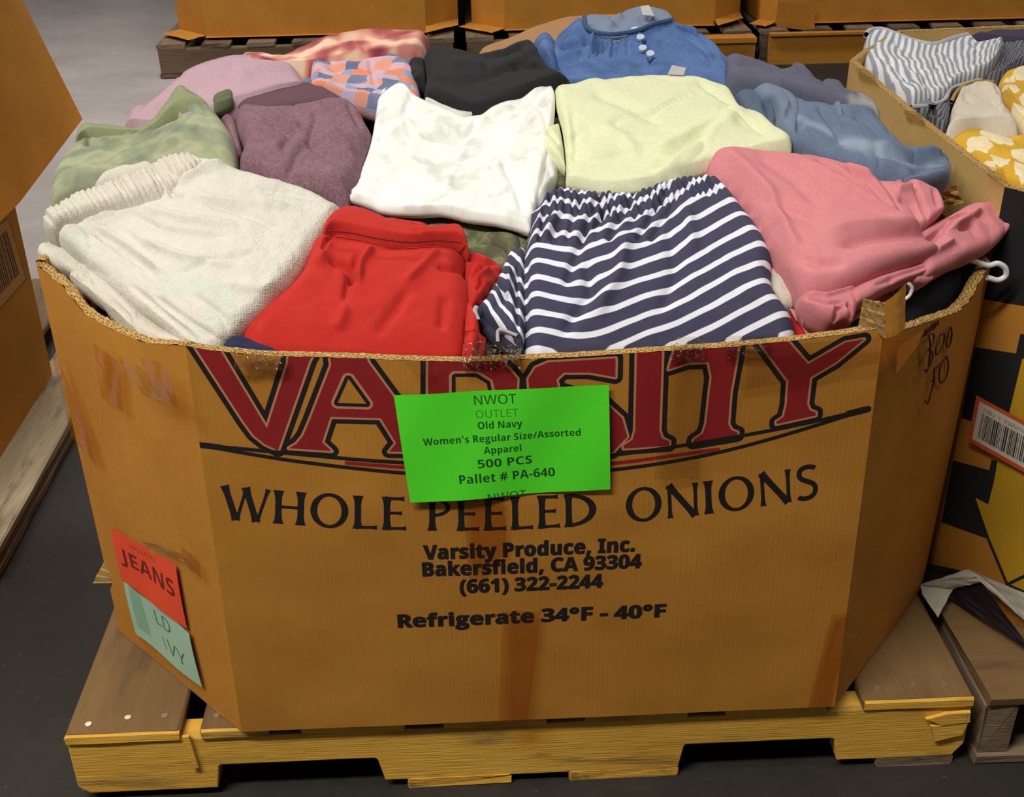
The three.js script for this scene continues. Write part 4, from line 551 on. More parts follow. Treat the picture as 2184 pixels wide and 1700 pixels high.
// ---- mauve top
{ const g = cloth('mauve_knit_top', 'heathered mauve knit top behind the oatmeal shorts', 'top');
  const tex = dataTex(256, 256, (x, y) => { const n = 20 * tn(x, y, 10, 4, 3) + 18 * ns3(x * 30, y * 120, 4) + (rnd() - 0.5) * 26; return [132 + n, 98 + n, 110 + n]; }); const m = printed(tex, { bump: knitBump, bs: 0.0018, sheen: 0.4 });
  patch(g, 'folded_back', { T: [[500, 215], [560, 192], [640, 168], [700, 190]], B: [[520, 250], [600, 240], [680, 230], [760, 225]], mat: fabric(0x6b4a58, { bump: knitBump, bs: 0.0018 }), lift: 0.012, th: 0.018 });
  patch(g, 'body', { T: [[494, 228], [505, 215], [560, 218], [640, 215], [700, 203], [765, 206]], L: [[494, 228], [502, 262], [517, 300], [509, 335], [512, 356]], B: [[512, 362], [550, 388], [605, 408], [670, 416], [745, 428]], R: [[765, 206], [786, 254], [797, 278], [786, 325], [768, 385], [745, 428]], mat: m, lift: 0.025, th: 0.04, r: 0.03, step: 4, folds: [F(-6, 10, [560, 260], [620, 300], [600, 360]), F(5, 9, [580, 250], [640, 290]), F(-5, 9, [680, 250], [660, 320], [720, 370]), F(-5, 7, [740, 230], [770, 290]), F(5, 10, [700, 300], [760, 340]), F(-4, 7, [530, 310], [580, 330])], noise: { a: 4, f: 16 } });
  patch(g, 'sleeve', { T: [[462, 232], [480, 226], [500, 232]], B: [[500, 318], [508, 318], [516, 316]], L: [[462, 232], [478, 262], [500, 318]], mat: m, lift: 0.012, th: 0.02, step: 4, noise: { a: 5, f: 30 } }); seat(g); }
// ---- green shorts
{ const g = cloth('green_shorts', 'sage green tie-dye shorts at the left of the heap', 'shorts');
  const m = printed(dye([0x7d8878, 0x8a937b, 0x979f80, 0xa7ac8d, 0x9aa082], 5, 8.1, 0.12)), band = fabric(0x98a079);
  patch(g, 'body', { T: [[160, 294], [182, 270], [262, 275], [310, 264], [338, 245], [360, 216], [385, 184], [410, 200], [442, 222]], L: [[160, 294], [140, 330], [112, 362], [106, 400], [103, 432]], B: [[103, 436], [150, 425], [240, 400], [330, 370], [420, 360], [512, 372]], R: [[442, 222], [482, 262], [502, 296], [512, 372]], mat: m, lift: 0.012, th: 0.035, r: 0.03, folds: [F(-7, 9, [400, 250], [360, 262], [300, 285]), F(-8, 7, [420, 250], [385, 240]), F(-8, 8, [195, 300], [185, 325]), F(5, 8, [200, 310], [260, 310], [330, 290]), F(-5, 8, [210, 330], [280, 330], [360, 300]), F(4, 10, [250, 350], [360, 320], [440, 290]), F(-4, 9, [300, 360], [400, 320], [480, 310])], noise: { a: 4, f: 14 } });
  patch(g, 'waistband', { T: [[158, 292], [174, 262], [214, 264], [262, 268], [302, 264], [334, 240], [356, 213], [384, 174], [408, 190], [442, 218]], B: [[162, 298], [185, 286], [225, 288], [262, 291], [305, 284], [345, 262], [380, 238], [410, 226], [440, 226]], L: [[158, 292], [162, 300]], R: [[442, 218], [446, 226]], mat: band, lift: 0.03, th: 0.014, r: 0.01, step: 4, noise: { a: 2, f: 16 } });
  patch(g, 'tie', { T: [[452, 204], [470, 192], [490, 186], [496, 196]], B: [[456, 232], [472, 228], [486, 222], [498, 214]], mat: fabric(0x6a7150), lift: 0.03, th: 0.01, r: 0.008, step: 3, folds: [F(2, 5, [460, 215], [490, 200])], cr: { a: 1, f: 8 } }); seat(g); }
// ---- olive camouflage in the gap
{ const g = cloth('camouflage_garment', 'olive camouflage garment glimpsed between the white tee and striped shorts', 'clothes');
  const m = printed(dataTex(256, 256, (x, y) => { const n = fbm(x * 6, y * 6, 4, 3); return n > 0.08 ? [122, 126, 90] : n > -0.05 ? [104, 106, 78] : [92, 90, 70]; }));
  patch(g, 'body', { T: [[860, 440], [960, 440], [1060, 460], [1140, 470]], B: [[960, 640], [1020, 640], [1080, 630], [1150, 600]], mat: m, lift: -0.03, th: 0.02 });
  patch(g, 'sleeve', { T: [[1010, 500], [1040, 488], [1080, 484], [1124, 490]], B: [[1015, 520], [1045, 520], [1075, 535], [1110, 560]], mat: m, lift: -0.012, th: 0.02, step: 4 });
  patch(g, 'hem', { T: [[1000, 690], [1030, 690], [1060, 700]], B: [[1000, 770], [1040, 770], [1075, 765]], mat: m, lift: -0.03, th: 0.02 });
  patch(g, 'fold', { T: [[1170, 345], [1195, 338], [1215, 340]], B: [[1165, 420], [1190, 410], [1225, 400]], mat: m, lift: -0.03, th: 0.02 }); seat(g); }
// ---- white tee
{ const g = cloth('white_tee', 'white tee with faint grey dye blotches in the middle of the heap', 'T-shirt');
  const m = printed(dataTex(256, 256, (x, y) => { const k = sst(0.04, 0.34, fbm(x * 7, y * 7, 11.7, 4)); return [mix(248, 222, k), mix(249, 228, k), mix(245, 222, k)]; })), wh = fabric(0xf1f2ec);
  patch(g, 'body', { T: [[807, 190], [834, 177], [862, 178], [885, 201], [921, 216], [961, 233], [990, 247], [1018, 238], [1068, 216], [1121, 200], [1153, 175], [1172, 171], [1184, 195]], L: [[807, 190], [801, 241], [791, 297], [770, 364], [757, 394], [732, 412]], B: [[732, 420], [787, 438], [834, 450], [894, 453], [934, 451], [1001, 463], [1068, 471], [1128, 487]], R: [[1184, 195], [1183, 230], [1172, 300], [1161, 354], [1148, 418], [1128, 487]], mat: m, lift: 0.026, th: 0.009, r: 0.01, step: 4, cr: { a: 4.5, f: 8 },
    folds: [F(-4, 7, [880, 205], [860, 250], [800, 270]), F(-5, 8, [1000, 250], [1040, 240], [1140, 205]), F(4, 9, [1010, 262], [1100, 230]), F(-3.5, 10, [1060, 330], [1100, 400], [1120, 470]), F(3, 12, [1000, 300], [960, 380], [940, 440]), F(-3, 12, [880, 300], [1000, 280], [1100, 270]), F(-3, 12, [800, 300], [870, 290]), F(3, 12, [850, 400], [960, 410], [1080, 440]), F(-4, 8, [780, 400], [850, 430], [920, 430])], noise: { a: 4, f: 11 } });
  patch(g, 'sleeve', { T: [[1150, 330], [1172, 318], [1192, 342]], B: [[1140, 440], [1155, 425], [1178, 395]], R: [[1192, 342], [1188, 370], [1176, 398]], mat: wh, lift: 0.012, th: 0.018, step: 4 });
  patch(g, 'neckline', { T: [[905, 206], [945, 222], [985, 234], [1015, 230]], B: [[905, 214], [945, 232], [985, 250], [1020, 240]], mat: wh, lift: 0.01, th: 0.01, r: 0.006, step: 3 }); seat(g); }
// ---- lime tee
{ const g = cloth('lime_tee', 'pale lime green tee behind the striped shorts', 'T-shirt'); const m = fabric(0xf5fad2);
  patch(g, 'sleeve', { T: [[1140, 282], [1165, 262], [1192, 240]], B: [[1168, 320], [1186, 334], [1206, 348]], R: [[1192, 240], [1200, 290], [1206, 348]], mat: m, lift: 0.034, th: 0.018, step: 4, folds: [F(-4, 6, [1165, 275], [1195, 310])] });
  patch(g, 'body', { T: [[1183, 179], [1220, 176], [1260, 165], [1341, 155], [1434, 155], [1484, 159], [1528, 174], [1558, 188]], L: [[1183, 179], [1187, 214], [1200, 267], [1207, 334], [1207, 384]], B: [[1207, 388], [1267, 400], [1331, 404], [1400, 392], [1468, 372], [1530, 350], [1600, 330], [1688, 316]], R: [[1558, 188], [1588, 228], [1635, 254], [1656, 275], [1688, 298], [1688, 316]], mat: m, lift: 0.03, th: 0.014, r: 0.014, step: 4,
    folds: [S(9, 9, [1384, 384], [1430, 340], [1500, 290], [1560, 250], [1588, 230]), F(7, 11, [1590, 235], [1530, 262], [1460, 300], [1380, 330]), F(-7, 9, [1400, 370], [1450, 330], [1520, 290]), F(-4, 12, [1250, 200], [1330, 230], [1420, 270]), F(3.5, 16, [1240, 260], [1330, 300], [1370, 350]), F(-3, 10, [1220, 230], [1230, 320], [1220, 380]), F(-4, 8, [1480, 170], [1540, 210], [1600, 245]), F(-3, 10, [1560, 270], [1640, 285])], noise: { a: 3.5, f: 9 } }); seat(g); }
// ---- navy garment with hanger ring at the front rim
{ const g = cloth('navy_garment', 'dark navy garment peeping out between the oatmeal and red shorts', 'clothes'); patch(g, 'cloth', { T: [[468, 740], [482, 714], [508, 706], [540, 716], [600, 740]], B: [[468, 790], [520, 790], [610, 790]], mat: fabric(0x23294f), lift: 0.03, th: 0.015, step: 4 }); seat(g);
  const r = thing('white_hanger', 'white plastic hanger ring poking out at the front left rim', 'hanger'); const pts = []; for (let i = 0; i <= 14; i++) { const a = Math.PI * (-0.15 + 1.3 * i / 14); pts.push(mound(500 + 12 * Math.cos(a), 746 - 14 * Math.sin(a), 0.03)); } part(r, 'ring', tubeGeo(pts, 0.0022), whitePlastic); seat(r); }
// ---- cream sliver, red and navy pieces under the pink tee
{ const g = cloth('cream_garment', 'cream fluffy garment between the striped shorts and pink tee', 'clothes'); patch(g, 'cloth', { T: [[1600, 520], [1640, 500], [1680, 560]], B: [[1640, 660], [1680, 668], [1715, 650]], mat: fabric(0xddd5c6, { bump: knitBump, bs: 0.002 }), lift: -0.008, th: 0.03 }); seat(g);
  const r = cloth('red_garment', 'bright red corner of cloth under the rolled pink sleeve', 'clothes'); patch(r, 'cloth', { T: [[1680, 655], [1712, 660], [1740, 690]], B: [[1690, 740], [1720, 735], [1745, 725]], mat: fabric(0xc81c20), lift: -0.004, th: 0.012, step: 4 }); seat(r);
  const n = cloth('dark_navy_trousers', 'very dark navy garment in the torn right corner of the box', 'clothes'); const nm = fabric(0x171a2a); patch(n, 'front_fold', { T: [[1690, 640], [1780, 640], [1890, 610]], B: [[1690, 770], [1780, 760], [1880, 740]], mat: nm, lift: -0.012, th: 0.02 }); patch(n, 'side_fold', { T: [[1850, 590], [1960, 560], [2070, 520]], B: [[1900, 740], [1990, 700], [2085, 590]], mat: nm, lift: [-0.02, -0.02, -0.03, -0.03], th: 0.02 }); seat(n); }
// ---- oatmeal shorts
{ const g = cloth('oatmeal_shorts', 'oatmeal textured knit shorts with gathered waistband at the front left', 'shorts');
  const tex = dataTex(256, 256, (x, y) => { const n = 9 * tn(x, y, 20, 3, 5) + (rnd() - 0.5) * 8, k = sst(0.05, 0.3, tn(x, y, 3, 3, 7)); return [216 + n - 10 * k, 212 + n, 202 + n - 4 * k]; }); const m = printed(tex, { bump: knitBump, bs: 0.0022, sheen: 0.2 }), pl = fabric(0xdfdacd, { bump: knitBump, bs: 0.0018 });
  patch(g, 'back_waistband', { T: [[212, 352], [232, 322], [250, 315], [292, 325], [335, 340]], B: [[194, 400], [235, 395], [280, 382], [340, 360]], mat: pl, lift: 0.022, th: 0.02, step: 4 });
  patch(g, 'leg_roll', { T: [[76, 528], [92, 508], [125, 510], [190, 552], [260, 620]], B: [[82, 552], [112, 575], [146, 590], [200, 620], [262, 660]], L: [[76, 528], [76, 540], [82, 552]], mat: pl, lift: 0.0, th: 0.03, r: 0.02, step: 4 });
  patch(g, 'leg_roll', { T: [[146, 588], [170, 563], [208, 572], [262, 620], [330, 680], [420, 730]], B: [[152, 612], [172, 634], [212, 660], [248, 700], [310, 742], [400, 768]], L: [[146, 588], [147, 600], [152, 612]], mat: pl, lift: 0.02, th: 0.026, r: 0.018, step: 4, folds: [F(-7, 4, [158, 594], [178, 588], [205, 600]), F(-6, 4, [170, 604], [200, 612], [215, 622]), F(-5, 6, [240, 640], [300, 700])] });
  patch(g, 'body', { T: [[92, 478], [150, 440], [240, 400], [330, 356], [400, 338], [450, 342]], L: [[92, 478], [118, 512], [170, 560], [220, 605], [280, 660], [350, 712], [405, 758], [455, 775]], B: [[455, 775], [530, 705], [620, 610], [740, 448]], R: [[450, 342], [500, 356], [570, 378], [650, 398], [740, 448]], mat: m, lift: [0.036, 0.036, 0.012, 0.03], th: 0.034, r: 0.026, step: 4, cr: { a: 2.5, f: 14 },
    folds: [S(-6, 5, [345, 605], [260, 545], [180, 488]), F(-5, 4, [182, 490], [262, 548], [348, 606]), F(4, 8, [190, 475], [280, 530], [370, 600]), F(-6, 5, [362, 408], [372, 428], [400, 432]), F(6, 8, [380, 405], [440, 370], [490, 362]), F(-5, 6, [255, 445], [320, 435], [365, 420]), F(-4, 7, [270, 455], [350, 500], [420, 515], [500, 520]), F(4, 9, [300, 450], [400, 480], [520, 500]), F(-4, 7, [420, 440], [520, 470], [610, 520]), F(4, 9, [400, 430], [520, 450], [640, 470]), F(-3.5, 7, [380, 600], [460, 570], [560, 560]), F(3.5, 8, [300, 520], [400, 560], [520, 590]), F(-4, 5, [340, 640], [420, 700], [480, 740]), F(-4, 5, [280, 610], [380, 690], [440, 740]), F(-3, 6, [420, 640], [480, 690], [500, 730]), F(-3.5, 8, [540, 420], [620, 430], [690, 450]), F(3, 10, [470, 620], [560, 640], [600, 620]), F(-3, 6, [110, 500], [180, 560], [240, 600])], noise: { a: 3.2, f: 26, rot: 20, st: 2.2 } });
  const wt = [[84, 462], [96, 441], [118, 430], [150, 410], [195, 393], [240, 377], [325, 333], [385, 321], [425, 332]], wb = [[112, 500], [135, 486], [165, 474], [205, 462], [254, 447], [334, 424], [394, 397], [425, 376], [448, 352]];
  patch(g, 'waistband', { T: wt, B: wb, L: [[84, 462], [90, 484], [112, 500]], mat: pl, lift: 0.044, th: 0.03, r: 0.02, step: 3, folds: gather(wt, wb, 30, -4.5, 3.6), noise: { a: 2, f: 30 } });
  seat(g); }
// ---- red shorts
{ const g = cloth('red_shorts', 'bright red jersey shorts with wide waistband at the front', 'shorts'); const m = fabric(0xcc2a20, { sheen: 0.2 });
  patch(g, 'back_waistband', { T: [[800, 452], [831, 459], [870, 462], [900, 466], [925, 482]], B: [[820, 475], [870, 490], [930, 500]], mat: m, lift: 0.03, th: 0.016, step: 4 });
  patch(g, 'side_leg', { T: [[985, 512], [1010, 520], [1038, 537], [1078, 553]], B: [[1000, 660], [1012, 650], [1028, 635], [1050, 610]], R: [[1078, 553], [1068, 580], [1050, 610]], mat: m, lift: 0.03, th: 0.025, step: 4, folds: [F(-7, 6, [1000, 600], [1030, 570], [1065, 560]), F(6, 6, [1010, 610], [1035, 595], [1050, 580]), F(-6, 5, [1015, 630], [1030, 610]), F(-7, 6, [1000, 560], [1030, 555])] });
  patch(g, 'body', { T: [[688, 492], [748, 494], [801, 506], [875, 515], [935, 511], [990, 518]], L: [[688, 492], [661, 498], [644, 518], [630, 556], [600, 606], [550, 658], [516, 700], [511, 724], [530, 770]], B: [[530, 775], [600, 795], [780, 805], [951, 803], [1003, 790]], R: [[990, 518], [996, 545], [990, 572], [1004, 600], [1009, 668], [1003, 790]], mat: m, lift: [0.044, 0.044, 0.0, 0.0], th: 0.04, r: 0.03, step: 4,
    folds: [F(-8, 6, [870, 518], [850, 528], [820, 524]), F(-8, 9, [700, 560], [740, 580], [760, 620]), F(6, 8, [800, 530], [770, 570], [765, 620]), F(-6, 8, [770, 545], [745, 600], [735, 660]), F(-5, 10, [660, 520], [640, 580], [600, 630]), F(5, 14, [700, 510], [680, 580]), F(-6, 7, [990, 575], [960, 585], [930, 580]), F(5, 9, [940, 540], [900, 580], [860, 620]), F(-4, 14, [880, 620], [840, 680], [800, 730]), F(-4, 12, [950, 640], [940, 720]), F(4, 14, [740, 660], [720, 720]), F(-7, 5, [715, 500], [700, 520], [685, 550]), F(-5, 6, [998, 680], [996, 730])], noise: { a: 4, f: 9 } });
  patch(g, 'leg_edge', { T: [[996, 620], [1010, 640], [1020, 668]], B: [[985, 770], [1000, 770], [1014, 760]], R: [[1020, 668], [1024, 700], [1014, 760]], mat: m, lift: 0.04, th: 0.02, step: 4 });
  const wt = [[686, 486], [700, 462], [716, 442], [736, 430], [768, 432], [818, 457], [860, 474], [895, 484], [948, 480], [976, 480], [995, 497]], wb = [[690, 496], [716, 490], [748, 496], [801, 508], [875, 517], [935, 513], [975, 515], [1000, 532]];
  patch(g, 'waistband', { T: wt, B: wb, R: [[995, 497], [999, 514], [1000, 532]], mat: m, lift: 0.056, th: 0.022, r: 0.014, step: 3.5, folds: [F(-3, 3, [690, 480], [740, 478], [810, 494], [880, 503], [940, 499], [985, 500])], noise: { a: 1.5, f: 14 } });
  const st = fabric(0x9c1a16); seamLine(g, 'waist_seam', [[700, 492, 0.068], [748, 497, 0.068], [801, 508, 0.068], [875, 517, 0.068], [935, 513, 0.068], [985, 518, 0.066]], 0.0012, st); seat(g); }
// ---- striped shorts
{ const g = cloth('striped_shorts', 'navy and white striped shorts with ruffled elastic waist at the front', 'shorts');
  const NV = [62, 63, 88], WH = [232, 233, 246], bend = (s) => -0.02 + 0.05 * sst(0, 0.22, s) * (1 - sst(0.2, 0.5, s)) - 0.24 * sst(0.12, 1, s) * s;
  const stripe = (n, sh, off) => dataTex(512, 512, (x, y) => { const q = ((y - sh(x)) * n + off + 20 + 0.06 * ns3(x * 8, y * 8, 1)) % 1, k = sst(0.32, 0.345, q) * sst(0.67, 0.645, q), n2 = (rnd() - 0.5) * 9; return [0, 1, 2].map((c) => mix(NV[c], WH[c], k) + n2); });
  const m = printed(stripe(11.4, bend, 0.2), { bs: 0.0003 }), m2 = printed(stripe(6.2, (s) => 0.18 * s, 0.1), { bs: 0.0003 }), nv = fabric(0x32344c);
  const wt = [[1155, 409], [1164, 394], [1204, 386], [1284, 394], [1351, 391], [1451, 366], [1516, 364]], low = [[1140, 470], [1200, 462], [1290, 466], [1360, 462], [1450, 430], [1560, 410]];
  patch(g, 'side_leg', { T: [[1085, 532], [1100, 522], [1124, 515]], L: [[1085, 532], [1064, 577], [1036, 632], [1016, 652]], B: [[1016, 654], [1050, 690], [1085, 720], [1116, 745]], R: [[1124, 515], [1121, 600], [1120, 680], [1116, 745]], mat: m2, lift: 0.026, th: 0.02, r: 0.014, step: 3.5, folds: [F(-6, 5, [1105, 560], [1100, 640], [1104, 720]), F(-5, 5, [1060, 600], [1085, 650]), F(5, 6, [1085, 570], [1085, 650])] });
  patch(g, 'leg_opening', { T: [[1014, 650], [1050, 680], [1116, 740]], B: [[1022, 690], [1050, 722], [1112, 770]], mat: nv, lift: 0.018, th: 0.012, step: 4 });
  seamLine(g, 'hem_edge', [[1016, 655, 0.036], [1013, 664, 0.036], [1020, 684, 0.034]], 0.003, fabric(0xe4e4f0)); seamLine(g, 'hem_stripe', [[1062, 730, 0.028], [1064, 704, 0.03], [1104, 716, 0.034]], 0.0022, fabric(0xe4e4f0));
  patch(g, 'front', { T: wt, L: [[1155, 409], [1153, 436], [1137, 470], [1124, 520], [1116, 550], [1113, 640], [1115, 731], [1112, 800]], B: [[1112, 805], [1240, 800], [1400, 785], [1560, 772], [1706, 755]], R: [[1516, 364], [1548, 384], [1586, 430], [1619, 474], [1648, 537], [1650, 597], [1664, 632], [1690, 672], [1706, 755]], mat: m, lift: [0.046, 0.046, 0.0, 0.0], th: 0.034, r: 0.024, step: 3.2, cr: { a: 2.0, f: 8 },
    folds: [...gather(wt, low, 26, -5, 4.2), ...gather([[1170, 420], [1500, 390]], [[1150, 520], [1420, 520]], 9, -5, 8), F(7, 10, [1208, 420], [1190, 470], [1160, 520]), F(-8, 6, [1290, 420], [1280, 470], [1260, 500]), F(-5, 12, [1260, 470], [1230, 560], [1200, 640]), F(6, 16, [1340, 490], [1320, 600], [1260, 700]), F(-5, 14, [1250, 560], [1260, 640], [1190, 740]), F(4, 16, [1460, 440], [1480, 560]), F(-3, 16, [1420, 480], [1440, 600], [1400, 700]), F(-4, 4, [1127, 530], [1124, 640], [1124, 740])], noise: { a: 3.5, f: 11, rot: -30 } });
  seat(g); }
// ---- pink tee
{ const g = cloth('pink_tee', 'salmon pink tee with rolled sleeve sprawling over the right rim', 'T-shirt'); const m = fabric(0xe69098, { sheen: 0.2 });
  patch(g, 'back_sleeve', { T: [[1850, 372], [1890, 373], [1932, 373], [1956, 377], [1984, 394], [2020, 418]], B: [[1900, 480], [1950, 505], [1985, 480], [2012, 452]], R: [[2020, 418], [2018, 436], [2012, 452]], mat: m, over: true, lift: 0.035, th: 0.028, step: 4, folds: [F(-8, 6, [1885, 385], [1925, 392], [1940, 380]), F(-5, 5, [1940, 385], [1950, 430], [1965, 490]), F(6, 8, [1900, 420], [1940, 410]), F(-6, 7, [1905, 440], [1935, 450], [1950, 490]), F(-4, 6, [1985, 410], [1990, 460])] });
  patch(g, 'right_sleeve', { T: [[1935, 520], [1970, 480], [2012, 458], [2046, 440], [2072, 424], [2106, 422], [2138, 440]], B: [[1960, 604], [2010, 586], [2045, 566], [2082, 552], [2116, 534], [2140, 508], [2150, 476]], R: [[2138, 438], [2148, 455], [2150, 476]], mat: m, lift: [0.05, 0.03, 0.05, 0.03], over: true, th: 0.03, r: 0.02, step: 3.5, folds: [F(-9, 6, [2020, 470], [2050, 460], [2085, 468], [2100, 490]), F(-8, 6, [2030, 500], [2060, 490], [2070, 520]), F(7, 7, [2000, 500], [2040, 480], [2090, 450]), F(-7, 7, [1960, 530], [2000, 500], [2030, 470]), F(6, 8, [1970, 550], [2020, 520])] });
  patch(g, 'body', { T: [[1501, 328], [1510, 310], [1524, 300], [1561, 295], [1614, 302], [1688, 314], [1728, 318], [1776, 331], [1822, 350], [1860, 372], [1900, 392]], L: [[1501, 328], [1505, 348], [1530, 370], [1564, 399], [1598, 447], [1628, 497], [1658, 547], [1686, 594], [1708, 640]], B: [[1708, 645], [1770, 640], [1840, 612], [1900, 590], [1960, 570], [2010, 545]], R: [[1900, 392], [1925, 440], [1955, 490], [2010, 545]], mat: m, over: true, lift: [0.055, 0.055, 0.04, 0.05], th: 0.04, r: 0.03, step: 4,
    folds: [F(-9, 9, [1735, 345], [1800, 395], [1870, 440], [1940, 495]), F(6, 12, [1700, 350], [1790, 410], [1870, 470], [1940, 510]), F(-6, 8, [1800, 360], [1850, 400], [1900, 450]), F(5, 9, [1800, 345], [1860, 385]), F(-7, 12, [1770, 555], [1840, 535], [1920, 522], [1985, 525]), F(6, 14, [1740, 520], [1830, 505], [1920, 500], [1970, 505]), F(-4, 16, [1600, 330], [1690, 400], [1760, 470]), F(-4, 14, [1620, 440], [1700, 480], [1760, 500]), F(-4, 12, [1680, 560], [1740, 590], [1800, 590]), F(5, 14, [1540, 320], [1640, 430], [1700, 560])], noise: { a: 3.5, f: 9 } });
  patch(g, 'hem_fold', { T: [[1800, 612], [1850, 590], [1910, 568], [1980, 552], [2040, 530]], B: [[1825, 650], [1856, 640], [1890, 620], [1936, 600], [1968, 588], [2042, 550]], mat: m, over: true, lift: 0.055, th: 0.022, r: 0.014, step: 4, folds: [F(-5, 5, [1850, 620], [1920, 590], [1980, 570])] });
  patch(g, 'hem_corner', { T: [[1930, 585], [1965, 572], [1992, 574]], B: [[1944, 606], [1966, 612], [1984, 603]], R: [[1992, 574], [1993, 588], [1984, 603]], mat: m, over: true, lift: 0.045, th: 0.018, r: 0.012, step: 3, folds: [F(-6, 4, [1945, 588], [1985, 585])] });
  patch(g, 'rolled_sleeve', { T: [[1702, 616], [1750, 622], [1800, 606], [1842, 590]], L: [[1702, 616], [1704, 636], [1716, 656]], B: [[1716, 656], [1738, 679], [1768, 692], [1800, 684], [1826, 682]], R: [[1842, 590], [1836, 640], [1826, 682]], mat: m, over: true, lift: 0.05, th: 0.028, r: 0.02, step: 3.2, folds: [F(5, 5, [1706, 632], [1760, 640], [1836, 606]), F(-8, 4, [1798, 660], [1780, 668], [1778, 690]), F(-7, 4, [1800, 655], [1812, 668], [1816, 682]), F(-5, 5, [1712, 645], [1760, 660], [1800, 655])] });
  seat(g); }
// ---- hangers at the right rim
{ const h = thing('white_hanger', 'white plastic hanger hook sticking out past the right rim', 'hanger'); const z = -0.2, pts = [[2046, 546], [2075, 556], [2108, 566], [2128, 562], [2144, 572], [2145, 588], [2130, 597], [2105, 592]].map(([u, v]) => atZ(u, v, z)); part(h, 'hook', tubeGeo(pts, 0.0038, 60), whitePlastic); seat(h);
  const k = thing('white_hanger', 'thin grey-white hanger hook inside the torn right corner', 'hanger'); part(k, 'hook', tubeGeo([[1928, 640], [1940, 630], [1945, 615], [1938, 604]].map(([u, v]) => atZ(u, v, -0.04)), 0.0022), whitePlastic); seat(k); }

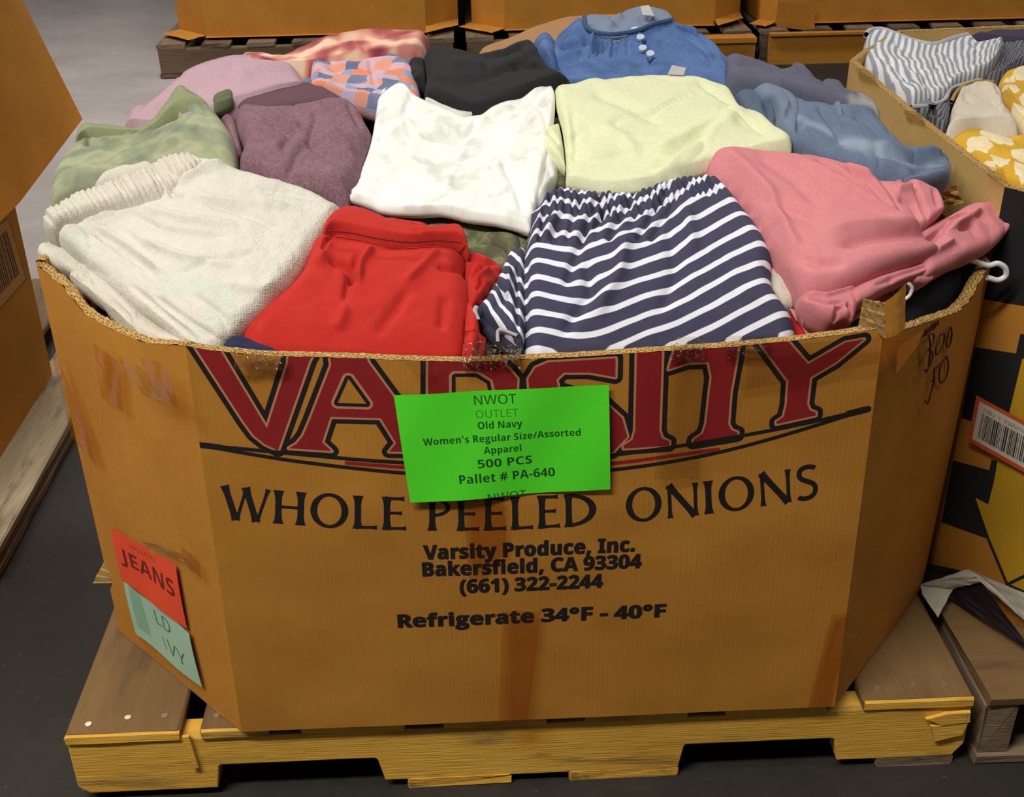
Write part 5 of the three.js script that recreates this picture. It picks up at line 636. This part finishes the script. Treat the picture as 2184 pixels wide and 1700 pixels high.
// ---------------------------------------------------------------- clothes in the right-hand box
const CR = 'clothes heaped in the right-hand box', cloth2 = (n, l, c) => thing(n, l, c, CR);
{
  const hp = gridGeo(20, 30, (s, t) => { const z = mix(-1.19, -0.03, t), x = mix(0.7 + 0.2 * sst(-0.25, 0, z) + 0.16 * sst(-1.0, -1.2, z), 1.6, s); return V(x, 0.66 + 0.03 * fbm(x * 6, z * 6, 3, 3) - 0.08 * (1 - sst(0, 0.1, Math.min(s, 1 - s))), z); }, (s, t) => [s, t]);
  const m = part(scene, 'clothing_heap', hp, fabric(0x8a8a94)); m.userData = { kind: 'stuff', label: 'jumble of grey clothes under the striped shorts in the right-hand box', category: 'clothes' };
  const p = cloth2('purple_garment', 'dark purple garment at the far right edge behind the striped shorts', 'clothes'); patch(p, 'cloth', { surf: mound2, T: [[2080, 66], [2130, 58], [2260, 50]], B: [[2060, 90], [2150, 100], [2260, 100]], mat: fabric(0x43344f), lift: 0.0, th: 0.03 }); seat(p);
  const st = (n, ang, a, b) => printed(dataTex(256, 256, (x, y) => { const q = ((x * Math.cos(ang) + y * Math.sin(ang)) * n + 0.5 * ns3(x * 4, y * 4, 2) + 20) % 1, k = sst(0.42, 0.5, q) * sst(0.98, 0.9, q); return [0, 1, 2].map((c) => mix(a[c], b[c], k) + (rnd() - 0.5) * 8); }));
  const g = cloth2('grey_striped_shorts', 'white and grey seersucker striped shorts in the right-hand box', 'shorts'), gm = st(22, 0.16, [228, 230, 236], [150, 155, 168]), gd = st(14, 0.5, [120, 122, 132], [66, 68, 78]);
  const z4 = (a) => a.map(([x, y]) => [1560 + x / 3.5, y / 3.5]);
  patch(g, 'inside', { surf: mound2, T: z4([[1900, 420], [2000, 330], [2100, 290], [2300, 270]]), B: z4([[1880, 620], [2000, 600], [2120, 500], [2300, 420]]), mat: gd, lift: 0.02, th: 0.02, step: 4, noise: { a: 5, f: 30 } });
  patch(g, 'front', { surf: mound2, T: z4([[1000, 250], [1040, 205], [1120, 200], [1250, 250], [1350, 290], [1500, 320], [1650, 270], [1760, 245], [1830, 310], [1950, 290], [2050, 275]]), L: z4([[1000, 250], [1000, 450], [1100, 560], [1250, 720], [1330, 790]]), B: z4([[1330, 800], [1450, 775], [1580, 745], [1680, 650], [1850, 590], [1960, 500], [2010, 400]]), R: z4([[2050, 275], [2040, 330], [2010, 400]]), mat: gm, lift: 0.05, th: 0.03, r: 0.02, step: 3.5, folds: [F(-5, 6, ...z4([[1200, 330], [1350, 420]])), F(-5, 6, ...z4([[1050, 400], [1250, 560], [1350, 700]])), F(-4, 6, ...z4([[1500, 360], [1650, 460], [1700, 600]])), F(-4, 6, ...z4([[1800, 330], [1850, 470]]))], noise: { a: 4, f: 22 } });
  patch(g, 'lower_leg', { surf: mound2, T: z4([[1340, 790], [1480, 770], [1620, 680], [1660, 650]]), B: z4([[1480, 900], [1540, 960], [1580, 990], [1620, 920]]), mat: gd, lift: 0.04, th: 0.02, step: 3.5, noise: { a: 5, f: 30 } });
  const pm = fabric(0xd9d9de), dk = fabric(0x4c4e5c); const tb = (n, a, l, r, mm) => seamLine(g, n, z4(a), r, mm, mound2, l);
  tb('waistband_piping', [[1005, 262], [1050, 225], [1120, 222], [1250, 268], [1360, 308], [1500, 335], [1650, 290], [1760, 262]], 0.068, 0.006, pm); tb('trim', [[1340, 800], [1480, 785], [1580, 755], [1650, 660], [1850, 600]], 0.06, 0.004, pm); tb('trim', [[1590, 770], [1660, 670], [1760, 640], [1860, 612]], 0.056, 0.003, dk); seat(g);
  const y = cloth2('floral_garment', 'mustard yellow garment with large cream flowers at the right edge', 'clothes');
  const fc = [[0.2, 0.35, 0.16], [0.48, 0.2, 0.2], [0.3, 0.68, 0.14], [0.7, 0.55, 0.18], [0.9, 0.25, 0.13], [0.55, 0.85, 0.13], [0.9, 0.8, 0.14], [0.08, 0.75, 0.1]];
  const ym = printed(dataTex(256, 256, (x, yy) => { let k = 0; for (const [a, b, r] of fc) { const dx = x - a, dy = yy - b, d = Math.hypot(dx, dy), an = Math.atan2(dy, dx); k = Math.max(k, sst(r, r * 0.9, d / (0.82 + 0.2 * Math.abs(Math.cos(an * 2.5 + a * 9))))); if (d < r * 0.75 && Math.abs(ns3(x * 14, yy * 14, a * 9)) < 0.03) k *= 0.75; } const n = (rnd() - 0.5) * 8; return [mix(214, 238, k) + n, mix(168, 222, k) + n, mix(42, 184, k) + n]; }));
  patch(y, 'front', { surf: mound2, T: z4([[1600, 1010], [1750, 960], [1880, 940], [2050, 980], [2330, 1000]]), B: z4([[1980, 1360], [2060, 1400], [2200, 1440], [2330, 1480]]), L: z4([[1600, 1010], [1680, 1090], [1800, 1200], [1980, 1365]]), mat: ym, lift: 0.03, th: 0.03, step: 4, folds: [F(-6, 6, ...z4([[1850, 960], [2000, 1000], [2180, 1060]])), F(-5, 6, ...z4([[1800, 1100], [1900, 1180], [2100, 1240]]))], noise: { a: 4, f: 16 } });
  patch(y, 'back', { surf: mound2, T: z4([[1990, 590], [2080, 540], [2180, 500], [2330, 480]]), B: z4([[2020, 720], [2120, 900], [2200, 950], [2330, 980]]), mat: ym, lift: 0.05, th: 0.03, step: 4, noise: { a: 4, f: 16 } });
  const c = cloth2('cream_blouse', 'plain cream cloth between the striped shorts and the yellow flowers', 'clothes'), cm = fabric(0xe4d9c8);
  patch(c, 'front', { surf: mound2, T: z4([[1690, 670], [1760, 620], [1850, 600], [1960, 610], [2020, 680]]), L: z4([[1690, 670], [1640, 800], [1620, 900], [1590, 990]]), B: z4([[1590, 1000], [1720, 990], [1900, 960], [2150, 970]]), R: z4([[2020, 680], [2080, 820], [2150, 970]]), mat: cm, lift: 0.055, th: 0.028, step: 4, folds: [F(-6, 6, ...z4([[1960, 640], [2030, 780], [2100, 930]])), F(5, 8, ...z4([[1900, 620], [1980, 800], [2020, 940]])), F(-3, 9, ...z4([[1720, 720], [1800, 830]]))], noise: { a: 4, f: 14 } });
  seamLine(c, 'edge_trim', z4([[1640, 760], [1690, 675], [1760, 628], [1850, 606], [1960, 612]]), 0.003, fabric(0xc9a552), mound2, 0.064); seat(c);
}
renderer.render(scene, camera);
